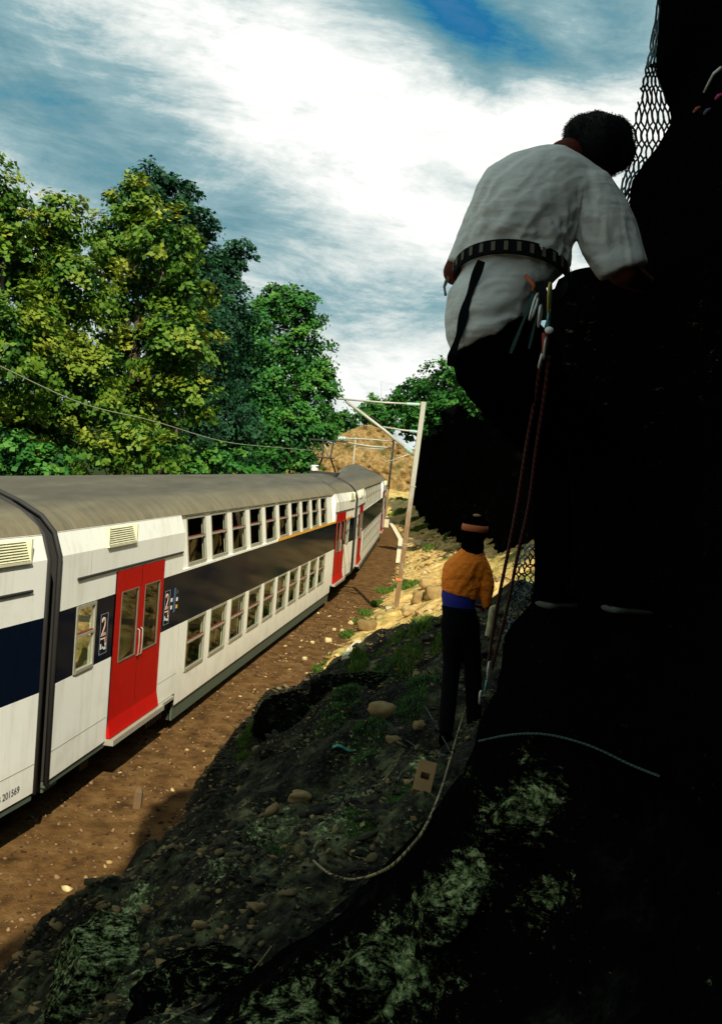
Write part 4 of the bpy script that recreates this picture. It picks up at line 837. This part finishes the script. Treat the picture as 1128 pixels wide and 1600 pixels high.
limb(m, [P(705, 890, Yo), P(700, 930, Yo + .1), P(735, 945, Yo + .32)], [.045, .038, .03]); hand(m, P(735, 945, Yo + .32), (.8, .3, -.1), (0, .3, .9), 1.0)
man = m.build('person', M_skin, None, True); remesh(man, .012, 4, .5); tag(man, 'man in an orange jacket and dark cap standing below the climber, back turned', 'person')
def f_jacket(t, b):
    p = t.pos(); n = t.noise(t.mapping(p, scale=(1.6, 1, 3)), 5, 4, .6, .6); f_ = t.noise(p, 40, 3, .6)
    t.put(b.inputs['Base Color'], t.mix(n, (.88, .19, .006), (1.0, .27, .010))); b.inputs['Roughness'].default_value = .8; t.put(b.inputs['Normal'], t.bump(t.math('ADD', n, t.math('MULTIPLY', f_, .1)), .7, .05))
M_jack = mat('orange_jacket', fn=f_jacket); M_blu = mat('blue_cloth', (.006, .012, .20), .8)
m = MB()
m.loft([ring(690, 920, 746, 936, Yo, .14), ring(690, 903, 752, 915, Yo, .15), ring(692, 887, 758, 896, Yo, .15), ring(699, 875, 763, 882, Yo, .135), ring(708, 867, 760, 873, Yo, .11), ring(718, 860, 757, 866, Yo, .09), ring(723, 853, 757, 860, Yo, .08)])
m.loft([ring(733, 876, 763, 878, Yo, .08), ring(739, 895, 769, 893, Yo, .078), ring(744, 915, 772, 911, Yo, .07), ring(751, 934, 769, 930, Yo, .055), ring(754, 951, 768, 945, Yo + .02, .045)])
limb(m, [P(706, 886, Yo), P(700, 905, Yo + .05), P(706, 920, Yo + .16), P(722, 935, Yo + .28)], [.07, .06, .052, .045])
jk = remesh(m.build('jacket', M_jack, man, True), .0125, 3, .5)
folds(jk, [(P(725, 895, 7.86), .3, (.5, 0, .8), .06, .006, 2), (P(757, 915, 7.9), .2, (1, 0, -.3), .04, .007, 8), (P(715, 920, 7.86), .2, (1, 0, .1), .05, .006, 4)])
m = MB(); m.loft([ring(691, 914, 744, 932, Yo, .125), ring(689, 930, 742, 944, Yo, .145), ring(691, 946, 742, 954, Yo, .14)]); remesh(m.build('jacket_hem', M_blu, man, True), .012, 3)
m = MB(); m.loft([ring(690, 943, 744, 950, Yo, .15), ring(691, 968, 746, 972, Yo, .15), ring(696, 992, 744, 995, Yo, .12)])
limb(m, [P(708, 970, Yo), P(706, 1035, Yo + .05), fl + Vector((0, 0, .05))], [.11, .078, .066]); limb(m, [P(729, 972, Yo), P(738, 1035, Yo + .1), fr_ + Vector((0, 0, .05))], [.11, .078, .066])
remesh(m.build('trousers', mat('dark_work_trousers', (.0028, .0028, .004), .9, spec=.05), man, True), .014, 3)
for f_ in (fl, fr_):
    m = MB(); m.loft([[f_ + Vector((w_ * math.cos(q) + .25 * t, t, -.07 + h / 2 + h / 2 * math.sin(q))) for q in [2 * math.pi * k / 12 for k in range(12)]] for t, w_, h in [(-.10, .035, .10), (-.04, .045, .12), (.05, .045, .10), (.13, .048, .06), (.19, .035, .04)]]); m.build('boot', M_black, man, True)
cc = P(741, 832, Yo); m = MB(); m.ball(cc + Vector((0, 0, .03)), (.108, .118, .14), 14); m.ball(cc + Vector((.03, .085, -.03)), (.07, .085, .04), 8); m.ball(cc + Vector((0, .0, -.09)), (.084, .09, .09), 10); m.ball(cc + Vector((-.0, -.02, -.05)), (.088, .085, .075), 10)
m.ball(cc + Vector((0, -.01, -.12)), (.098, .10, .10), 12); cap = m.build('cap', M_black, man, True); remesh(cap, .01, 2)
m = MB()
n = 24; rr = [[cc + Vector((.112 * s_ * math.cos(2 * math.pi * k / n), .122 * s_ * math.sin(2 * math.pi * k / n), z)) for k in range(n)] for z, s_ in ((.012, 1.0), (.04, 1.01), (.066, .965))]
m.loft(rr); m.build('cap_band', mat('orange_red_cloth', (.45, .11, .03), .8), cap, True)
q = cc + Vector((-.006, -.068, .146)); m = MB(); m.ball(q, (.034, .018, .014), 8); m.build('cap_patch', mat('tan_cloth', (.34, .19, .06), .8), cap, True)

# ------------------------------------------------------------------ ropes and netting
def rope(name, pts, r, c1_, c2_, label, cat='rope', group='climbing ropes', pitch=4, sub=14):
    key = 'rope_%s_%s' % (c1_, c2_)
    def fn(t, b):
        v = t.attr('twist').outputs['Fac']; n_ = t.noise(t.pos(), 300, 2, .6); t.put(b.inputs['Base Color'], t.mix(v, c1_, c2_)); b.inputs['Roughness'].default_value = .85
    o_, out = wire(name, pts, r, mat(key, fn=fn), label, cat, group, 8, sub)
    n_ = len(out); vals = np.zeros(len(o_.data.vertices), np.float32); ln = 0; L_ = [0]
    for i in range(1, n_): ln += (out[i] - out[i - 1]).length; L_.append(ln)
    for i in range(n_):
        for k in range(8): vals[i * 8 + k] = 1.0 if math.sin(L_[i] / r / pitch * 2 * math.pi + k * math.pi / 4) > .35 else 0.0
    a_ = o_.data.attributes.new('twist', 'FLOAT', 'POINT'); a_.data.foreach_set('value', vals); return o_
DK, DR, PL, TL, TL2, OL = (.012, .006, .006), (.16, .022, .012), (.30, .25, .10), (.006, .022, .02), (.05, .095, .08), (.08, .07, .028)
rope('climbing_rope', [P(846, 556, 2.86), P(838, 610, 2.95), P(822, 700, 3.1), P(806, 800, 3.3), P(790, 880, 3.5), P(776, 950, 3.7), P(762, 1040, 4.2)], .0065, DK, DR, 'dark red rope dropping from the harness, the left one of the pair', sub=70)
rope('climbing_rope', [P(858, 556, 2.86), P(850, 620, 2.95), P(838, 700, 3.1), P(826, 790, 3.3), P(808, 870, 3.5), P(792, 950, 3.7), P(768, 1045, 4.2)], .0065, DK, DR, 'dark red rope dropping from the harness, the right one of the pair', sub=70)
def onto(pts, lift=.03): return [hit(x, y) + Vector((0, 0, lift)) for x, y in pts]
rope('climbing_rope', [surf(752, 1040, .5), surf(735, 1085, .4), surf(718, 1135, .3)] + [surf(x, y, .12) for x, y in ((705, 1180), (690, 1230), (668, 1285), (640, 1325), (600, 1360), (550, 1374), (515, 1365), (490, 1345))], .0065, PL, DK, 'long straw-coloured rope hanging in a wide loop over the shaded rubble', sub=40, pitch=5)
rope('climbing_rope', [surf(x, y, .02) for x, y in ((748, 1158), (800, 1148), (855, 1148), (920, 1165), (985, 1195), (1030, 1213))], .0045, TL, TL2, 'teal rope lying across the dark rock at the right', sub=40)
rope('climbing_rope', [surf(603, 1130, .03), surf(640, 1160, .05), surf(668, 1174, .08), surf(697, 1180, .12)], .005, TL, TL2, 'thin teal rope running from a tan stone to the straw rope', sub=40)
rope('climbing_rope', [surf(665, 1105, .05), surf(685, 1140, .08), surf(702, 1172, .12)], .005, TL, TL2, 'short thin teal rope joining the straw rope from above', sub=40)
rope('climbing_rope', [surf(x, y, .04) for x, y in ((425, 1478), (395, 1515), (340, 1555), (285, 1583), (245, 1605))], .004, OL, PL, 'thin straw rope running down to the bottom edge over dark rock', sub=30)
rope('climbing_rope', [P(776, 950, 5.2), P(769, 952, 5.2), P(766, 972, 5.2), P(762, 993, 5.2)], .017, (.32, .30, .15), (.42, .40, .2), 'thick pale rope end hanging by the hand of the man in orange')
karabiner(763, 1048, 4.1, .075, .1, M_alu, 'white karabiner low on the ropes, below the man in orange')
karabiner(759, 1073, 4.1, .05, .0, M_tealm, 'teal karabiner in the lower rope cluster, in the middle of three')
karabiner(750, 1090, 4.1, .055, .15, M_alu, 'lowest pale karabiner of the rope cluster over dark rubble')
m = MB(); m.tube([surf(1100, 144, .03), surf(1108, 128, .05), surf(1115, 115, .05), surf(1126, 106, .03)], .006, 8); tag(m.build('metal_hook', M_alu, None, True), 'bright curved metal hook on the rock at the upper right edge', 'hook')
for (x, y, mt, lb) in ((1122, 150, mat('pink_tape', (.45, .03, .18), .7), 'small pink sling end on the rock below the metal hook'), (1088, 170, mat('red_tape_end', (.28, .05, .02), .7), 'small red sling end on the rock left of the pink one'), (1104, 173, mat('violet_tape', (.07, .07, .13), .7), 'small violet sling end between the red and pink ones')):
    m = MB(); m.tube([surf(x - 5, y + 5, .02), surf(x, y, .02), surf(x + 5, y - 3, .02)], [.004, .007, .004], 8); tag(m.build('sling_end', mt, None, True), lb, 'sling', 'sling ends on the cliff')
M_net = mat('netting_wire', (.045, .075, .08), .6, .2)
def netting(left, right, Yl, Yr, nu, nv, label, r=.005, seed=1, slant=0.0):
    rr = random.Random(seed); m_ = MB()
    def pt(u, v):
        i = v * (len(left) - 1); k = min(int(i), len(left) - 2); t = i - k
        a = (left[k][0] + (left[k + 1][0] - left[k][0]) * t, left[k][1] + (left[k + 1][1] - left[k][1]) * t); b = (right[k][0] + (right[k + 1][0] - right[k][0]) * t, right[k][1] + (right[k + 1][1] - right[k][1]) * t)
        w_ = .03 * math.sin(u * 9 + v * 11) ; return P(a[0] + (b[0] - a[0]) * u, a[1] + (b[1] - a[1]) * u, Yl + (Yr - Yl) * u + w_ * 2 + .05 * math.sin(v * 17 + u * 5))
    for s_ in range(-int(abs(slant)), nu + 1 + int(abs(slant))):
        for sg in (1, -1):
            pts = []; 
            for j in range(nv * 4 + 1):
                ph = (j / 4) % 2; tri = abs(ph - 1) ; tri = min(max((tri - .2) / .6, 0), 1); u = (s_ + sg * (tri - .5) * 1.02 + .5 + slant * (j / (nv * 4) - .5)) / (nu + 1)
                if not -.02 < u < 1.02:
                    if len(pts) > 2: m_.tube(pts, r, 5)
                    pts = []; continue
                pts.append(pt(min(max(u, 0), 1), j / (nv * 4)) + Vector((rr.uniform(-1, 1), rr.uniform(-1, 1), rr.uniform(-1, 1))) * .0035)
            if len(pts) > 2: m_.tube(pts, r, 5)
    o_ = m_.build('wire_netting', M_net, None, True); tag(o_, label, 'netting', 'rockfall netting'); return o_
netting([(1029, -30), (1020, 45), (1010, 95), (1007, 112), (999, 145), (990, 190), (984, 230), (978, 262), (968, 300), (960, 340)], [(1062, -30), (1060, 45), (1058, 95), (1060, 112), (1068, 145), (1078, 190), (1072, 230), (1050, 262), (1015, 300), (985, 340)], 3.95, 4.25, 9, 13, 'dark wire netting hanging against the sky between the climber head and the rock', .0042, 1, 6.0)
netting([(812, 850), (804, 900), (795, 950), (782, 1010)], [(850, 850), (850, 900), (850, 950), (835, 1010)], 3.9, 4.0, 4, 11, 'loose strip of netting against the sunlit rubble beside the ropes', .0035, 3, 2.0)

# ------------------------------------------------------------------ stones, blocks, grass
_b = bmesh.new(); bmesh.ops.create_icosphere(_b, subdivisions=1, radius=1); _b.verts.ensure_lookup_table(); IV1 = np.array([v.co[:] for v in _b.verts]); IF1 = np.array([[v.index for v in f.verts] for f in _b.faces]); _b.free()
_b = bmesh.new(); bmesh.ops.create_icosphere(_b, subdivisions=3, radius=1); _b.verts.ensure_lookup_table(); IV3 = np.array([v.co[:] for v in _b.verts]); IF3 = np.array([[v.index for v in f.verts] for f in _b.faces]); _b.free()
def f_stone(cols, green=0):
    def fn(t, b):
        v = t.attr('tint').outputs['Fac']; n = t.noise(t.pos(), 14, 5, .65); c = t.ramp(v, [(0, cols[0]), (.5, cols[1]), (1, cols[2])]); c = t.mix(t.math('MULTIPLY', n, .75), c, tuple(x * .3 for x in cols[0])); t.put(b.inputs['Base Color'], c); b.inputs['Roughness'].default_value = .95; b.inputs['Specular IOR Level'].default_value = .15
        t.put(b.inputs['Normal'], t.bump(n, .6, .02))
    return fn
M_st_s = mat('shade_toned_stone', fn=f_stone([(.008, .009, .006), (.045, .045, .022), (.32, .22, .09)])); M_st_l = mat('pale_rubble', fn=f_stone([(.16, .10, .035), (.50, .34, .13), (.78, .62, .31)])); M_st_b = mat('ballast_stone', fn=f_stone([(.04, .02, .010), (.13, .07, .03), (.34, .22, .11)]))  # bank stones toned down to hold the shade, sunlit rubble kept pale
def scatter(name, n, xr, yr, cond, smin, smax, mt, flat=.6, keep=1.0, pw=3):
    V = []; Q = []; T = []; k = 0; X = rng.uniform(*xr, n * 4); Y = rng.uniform(*yr, n * 4); X = X + side_x(Y); t = X - side_x(Y); ok = cond(t, Y, X); X, Y = X[ok][:n], Y[ok][:n]; Z = height(X, Y); n = len(X)
    s_ = smin + (smax - smin) * rng.random(n) ** pw; pn = rng.normal(size=(n, 8, 3)); pn /= np.linalg.norm(pn, axis=2)[..., None]; pd = rng.uniform(.45, 1.0, (n, 8)); dt = np.einsum('kj,nij->nik', IV1, pn); rad = np.minimum((pd[..., None] / np.maximum(dt, .12)).min(1), 1.25); base = IV1[None] * rad[..., None]; base = base * s_[:, None, None] * np.stack([rng.uniform(.8, 1.5, n), rng.uniform(.7, 1.1, n), rng.uniform(.35, .9, n) * flat / .6], 1)[:, None]
    a = rng.uniform(0, 6.28, n); ca, sa = np.cos(a)[:, None], np.sin(a)[:, None]; xx, yy, zz = base[..., 0], base[..., 1], base[..., 2] ; tl = rng.normal(0, .3, (n, 1)); zz = zz + tl * xx
    Vv = np.stack([xx * ca - yy * sa + X[:, None], xx * sa + yy * ca + Y[:, None], zz + Z[:, None] + s_[:, None] * .15], -1).reshape(-1, 3); Qv = (IF1[None] + (np.arange(n) * len(IV1))[:, None, None]).reshape(-1, 3)
    o_ = obj(name, mesh_np(name, Vv, Qv, False, np.repeat(rng.random(n), len(IF1))), mt); tag(o_, kind='stuff'); return o_
cl = lambda X, Y: fbm(X * .8, Y * .8, X * 0 + 11, 3)
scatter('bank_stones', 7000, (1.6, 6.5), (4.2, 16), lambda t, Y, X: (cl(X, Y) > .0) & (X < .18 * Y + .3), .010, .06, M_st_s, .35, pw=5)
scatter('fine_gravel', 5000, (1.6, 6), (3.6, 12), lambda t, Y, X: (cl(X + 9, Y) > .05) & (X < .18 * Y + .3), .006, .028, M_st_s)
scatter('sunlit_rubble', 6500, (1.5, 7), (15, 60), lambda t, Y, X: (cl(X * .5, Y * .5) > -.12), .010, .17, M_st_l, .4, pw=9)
scatter('ballast', 4500, (-.5, 1.6), (6.5, 34), lambda t, Y, X: t > -.4, .008, .035, M_st_b, pw=2)
scatter('pale_ballast', 110, (-.1, 1.5), (7, 34), lambda t, Y, X: t > -.0, .02, .055, M_st_l, pw=2)
def stone(name, x, y, wpx, hpx, mt, label, group=None, tint=.7, Y=None, cat='stone'):
    p = hit(x, y) if Y is None else P(x, y, Y)
    if p is None: return
    a, b = wpx / 2 * p.y / F, hpx / 2 * p.y / F * 1.0; d = IV3 / np.abs(IV3).max(1)[:, None] * .45 + IV3 * .55; sd = rng.uniform(0, 50)
    d = d * (1 + .5 * fbm(IV3[:, 0] * 1.4 + sd, IV3[:, 1] * 1.4, IV3[:, 2] * 1.4, 4))[:, None]; V = d * np.array([a, a * .8, max(b, a * .3)]); th = rng.uniform(-.5, .5); V = np.stack([V[:, 0] * math.cos(th) - V[:, 1] * math.sin(th), V[:, 0] * math.sin(th) + V[:, 1] * math.cos(th), V[:, 2]], 1)
    o_ = obj(name, mesh_np(name, V, IF3, False, np.full(len(IF3), tint)), mt); o_.location = p + Vector((0, 0, max(b, a * .3) * .4)); tag(o_, label, cat, group); return o_
GS = 'single stones on the bank'
stone('stone', 597, 1114, 42, 22, M_st_s, 'broad flat tan stone at the top of the shaded bank, beside the teal rope', GS, .95)
stone('stone', 470, 1250, 36, 18, M_st_s, 'angular tan stone low on the shaded bank, nearest the track', GS, 1.0)
stone('stone', 655, 1135, 18, 14, M_st_s, 'small orange-tan stone left of the straw rope', GS, .95); stone('stone', 615, 1158, 26, 12, M_st_s, 'small tan stone under the thin teal rope', GS, .85)
stone('boulder', 677, 935, 30, 26, M_st_l, 'grey boulder touching the left hip of the man in orange', 'boulders in the sun', .35, cat='boulder'); stone('boulder', 655, 938, 24, 20, M_st_l, 'grey boulder left of the one beside the man in orange', 'boulders in the sun', .3, cat='boulder'); stone('boulder', 640, 958, 26, 16, M_st_l, 'pale flat boulder lowest of the sunlit heap, right of the mast foot', 'boulders in the sun', .6, cat='boulder')
stone('boulder', 668, 915, 26, 16, M_st_l, 'upper boulder of the heap left of the man in orange', 'boulders in the sun', .55, cat='boulder'); stone('boulder', 572, 985, 30, 24, M_st_l, 'dark grey boulder at the end of the pale kerb near the track', 'boulders in the sun', .15, cat='boulder')
for k, (x, y, w_, lb) in enumerate([(512, 1003, 11, 'largest pale stone on the brown track bed'), (476, 1031, 8, 'pale stone nearest the camera on the brown track bed'), (522, 985, 6, 'small pale stone just above the largest one on the track bed'), (534, 986, 6, 'small pale stone right of the others on the track bed'), (488, 1005, 6, 'small pale stone left of the largest one on the track bed'), (548, 975, 8, 'pale stone farthest along the edge of the track bed')]): stone('pale_stone', x, y, w_, w_ * .9, M_st_l, lb, 'pale stones on the track bed', .95)
def rockmass(x, y, wpx, hpx, label, lich, seed, rot=0, group='mossy rocks of the bank', deep=1.0, sink=.35):
    c = surf(x, y, 0); R_ = (c - Vector((0, 0, CZ))).length; a, b = wpx / 2 * R_ / F, hpx / 2 * R_ / F; g_ = np.random.default_rng(seed)
    pn = g_.normal(size=(13, 3)); pn /= np.linalg.norm(pn, axis=1)[:, None]; pd = g_.uniform(.55, .95, 13); rad = np.minimum((pd[:, None] / np.maximum(pn @ IV5.T, .1)).min(0), 1.15)
    V = IV5 * rad[:, None]; V = V * (1 + .16 * fbm(V[:, 0] * 3 + seed, V[:, 1] * 3, V[:, 2] * 3, 5, .6))[:, None]; V = V * np.array([a, a * deep, b])
    cr, sr = math.cos(rot), math.sin(rot); V = np.stack([V[:, 0] * cr - V[:, 2] * sr, V[:, 1], V[:, 0] * sr + V[:, 2] * cr], 1)
    me_ = mesh_np('mossy_rock', V, IF5, False); at = me_.attributes.new('lichen', 'FLOAT', 'POINT'); nz = V[:, 2] / (abs(V[:, 2]).max()); at.data.foreach_set('value', (lich + .25 * nz).astype(np.float32))
    o_ = obj('mossy_rock', me_, M_rock); o_.location = c + Vector((0, b * .2, -b * sink)); tag(o_, label, 'rock', group); return o_
_b = bmesh.new(); bmesh.ops.create_icosphere(_b, subdivisions=5, radius=1); IV5 = np.array([v.co[:] for v in _b.verts]); IF5 = np.array([[v.index for v in f.verts] for f in _b.faces]); _b.free()
rockmass(165, 1510, 190, 190, 'largest pale mossy rock slab at the bottom left, beside the shadowed track bed', .62, 3, .75, deep=1.1)
rockmass(320, 1560, 200, 120, 'dark rock right of the pale slab at the bottom left', .22, 5, .3)
rockmass(455, 1120, 130, 120, 'big dark boulder at the edge of the track bed, half overgrown, in shade', .12, 8, .35)
rockmass(575, 1075, 150, 70, 'low dark rock between the big shaded boulder and the legs of the man in orange', .2, 9, .1)
rockmass(815, 1270, 130, 62, 'highest long mossy slab right of the straw rope loop', .60, 12, .75)
rockmass(690, 1408, 150, 66, 'middle mossy slab of the diagonal row', .64, 14, .8)
rockmass(590, 1495, 170, 90, 'mossy slab next below the middle one of the diagonal row', .52, 16, .5)
rockmass(480, 1580, 200, 70, 'lowest mossy slab, cut by the bottom edge of the photo', .58, 18, .2)
rockmass(850, 1412, 90, 40, 'small mossy ledge right of the diagonal row of slabs', .5, 21, .2)
def slab(name, pts, w_, h_, mt, label, cat):
    m_ = MB(); q = [hit(*p) for p in pts]; rings = []
    out = []
    for i in range(len(q) - 1):
        for k in range(8): out.append(q[i].lerp(q[i + 1], k / 8))
    out.append(q[-1])
    for i, p in enumerate(out):
        t = (out[min(i + 1, len(out) - 1)] - out[max(i - 1, 0)]).normalized(); l = Vector((t.y, -t.x, 0)).normalized(); j = Vector((rng.uniform(-1, 1), rng.uniform(-1, 1), rng.uniform(-1, 1))) * w_ * .04; rings.append([p - l * w_ / 2 + Vector((0, 0, -.1)) + j, p + l * w_ / 2 + Vector((0, 0, -.1)) + j, p + l * w_ / 2 + Vector((0, 0, h_)) + j, p - l * w_ / 2 + Vector((0, 0, h_)) + j])
    m_.loft(rings); o_ = m_.build(name, mt); tag(o_, label, cat); return o_
M_kerb = mat('pale_concrete', (.66, .58, .38), .85)
slab('concrete_kerb', [(603, 808), (615, 826), (626, 846), (623, 878)], .30, .10, M_kerb, 'pale concrete kerb running along the track bed left of the tall mast', 'kerb')
slab('concrete_slab', [(636, 845), (664, 850)], .5, .14, M_kerb, 'short pale concrete slab lying right of the tall mast', 'slab')
slab('drain_kerb', [(561, 1002), (552, 1014), (541, 1028)], .13, .03, M_kerb, 'pale drain edge between the track bed and the shaded bank', 'kerb')
q = hit(215, 1262); m = MB(); m.loft([[q + Vector((a * s_, b * s_, z)) for a, b in ((-.05, -.05), (.05, -.05), (.05, .05), (-.05, .05))] for z, s_ in ((-.1, 1), (.22, .95), (.27, .6))]); tag(m.build('marker_post', mat('weathered_wood', (.12, .07, .03), .9)), 'short brown marker post on the track bed at the edge of the shadow', 'post')
q = hit(533, 1178); m = MB(); w_ = 15 * q.y / F
m.loft([[q + Vector((w_ * (t - .5) * 2, w_ * .35 * math.cos(a) + .03 * t, .05 + .012 * math.sin(a) + .02 * math.sin(t * 5))) for a in [2 * math.pi * k / 10 for k in range(10)]] for t in (0, .25, .5, .75, 1)]); tag(m.build('plastic_scrap', mat('teal_plastic', (.02, .20, .15), .5)), 'flat teal piece of plastic on the shaded bank', 'scrap')
q = hit(660, 1232) ; w_ = 14 * q.y / F; h_ = 26 * q.y / F; m = MB(); M_cb = mat('brown_block', (.26, .15, .055), .85)
wall_o = [(-w_, -h_), (w_, -h_), (w_, h_), (-w_, h_)]; wall_i = [(-w_ * .5, -h_ * .22), (w_ * .5, -h_ * .22), (w_ * .5, h_ * .22), (-w_ * .5, h_ * .22)]
for yy in (-.045, .045):
    for k in range(4): j = (k + 1) % 4; m.quad([(wall_o[k][0], yy, wall_o[k][1]), (wall_o[j][0], yy, wall_o[j][1]), (wall_i[j][0], yy, wall_i[j][1]), (wall_i[k][0], yy, wall_i[k][1])])
for W_ in (wall_o, wall_i):
    for k in range(4): j = (k + 1) % 4; m.quad([(W_[k][0], -.045, W_[k][1]), (W_[j][0], -.045, W_[j][1]), (W_[j][0], .045, W_[j][1]), (W_[k][0], .045, W_[k][1])])
o = m.build('hollow_block', M_cb); o.location = q + Vector((0, -.02, .07)); o.rotation_euler = (-.75, .12, -.1); tag(o, 'brown block with a square hole leaning on the shaded bank behind the straw rope', 'block')
_n = 5000; X_ = rng.uniform(1.7, 6, _n); Y_ = rng.uniform(4, 15.5, _n); X_ = X_ + side_x(Y_); ok_ = (X_ < .18 * Y_ + .2) & (cl(X_ + 4, Y_) > -.05); X_, Y_ = X_[ok_], Y_[ok_]; _n = len(X_); p_ = np.stack([X_, Y_, height(X_, Y_) + .012], 1); nn_ = rng.normal(size=(_n, 3)) * .4 + np.array([0, 0, 1]); nn_ /= np.linalg.norm(nn_, axis=1)[:, None]; a_ = np.cross(nn_, rng.normal(size=(_n, 3))); a_ /= np.linalg.norm(a_, axis=1)[:, None]; b_ = np.cross(nn_, a_); sz_ = rng.uniform(.008, .032, (_n, 1))
o_ = obj('leaf_litter', mesh_np('leaf_litter', np.stack([p_ + a_ * sz_, p_ + b_ * sz_ * .6, p_ - a_ * sz_, p_ - b_ * sz_ * .6], 1).reshape(-1, 3), np.arange(4 * _n).reshape(-1, 4), False, rng.random(_n)), mat('dry_leaves', fn=f_stone([(.03, .02, .008), (.16, .11, .035), (.40, .28, .11)]))); tag(o_, kind='stuff')
# grass
def grass(spots, n, hmin, hmax, name, mt):
    V = []; T = []
    for (x, y, r) in spots:
        p = hit(x, y)
        if p is None: continue
        R = r * p.y / F; a = rng.uniform(0, 6.28, n); rr = R * np.sqrt(rng.random(n)); X = p.x + rr * np.cos(a); Y = p.y + rr * np.sin(a) * 2.2; Z = height(X, Y); hgt = rng.uniform(hmin, hmax, n) * min(1.0, p.y / 26); th = rng.uniform(0, 6.28, n); dx, dy = np.cos(th) * .006 * p.y / 12, np.sin(th) * .006 * p.y / 12; lx, ly = rng.normal(0, .4, n) * hgt, rng.normal(0, .4, n) * hgt
        V.append(np.stack([np.stack([X - dx, Y - dy, Z - .02], 1), np.stack([X + dx, Y + dy, Z - .02], 1), np.stack([X + dx * .6 + lx * .6, Y + dy * .6 + ly * .6, Z + hgt * .7], 1), np.stack([X + lx, Y + ly, Z + hgt], 1)], 1)); T.append(rng.random(n))
    V = np.concatenate(V).reshape(-1, 3); o_ = obj(name, mesh_np(name, V, np.arange(len(V)).reshape(-1, 4), False, np.concatenate(T)), mt); tag(o_, kind='stuff')
ML_gr = leaf_mat('grass_blades', [(.025, .07, .008), (.06, .14, .012), (.16, .2, .03)])
grass([(383, 1155, 10), (378, 1190, 12), (600, 925, 14), (588, 945, 8), (570, 960, 10), (562, 975, 8), (542, 995, 8), (700, 970, 14), (660, 970, 16), (640, 915, 14), (625, 915, 12), (655, 990, 18), (610, 1005, 20), (560, 1028, 14), (690, 1000, 14), (620, 800, 16), (640, 815, 16), (655, 825, 14), (628, 780, 10), (500, 1048, 12), (670, 860, 10), (700, 840, 8), (683, 925, 10), (560, 1040, 16), (640, 1020, 22)], 900, .04, .17, 'grass', ML_gr)
grass([(x, y, 26) for x, y in ((490, 1100), (540, 1080), (600, 1060), (660, 1060), (520, 1130), (450, 1120), (640, 1100), (575, 1150), (560, 1290), (620, 1250), (440, 1330))], 900, .02, .09, 'low_plants', ML_g)
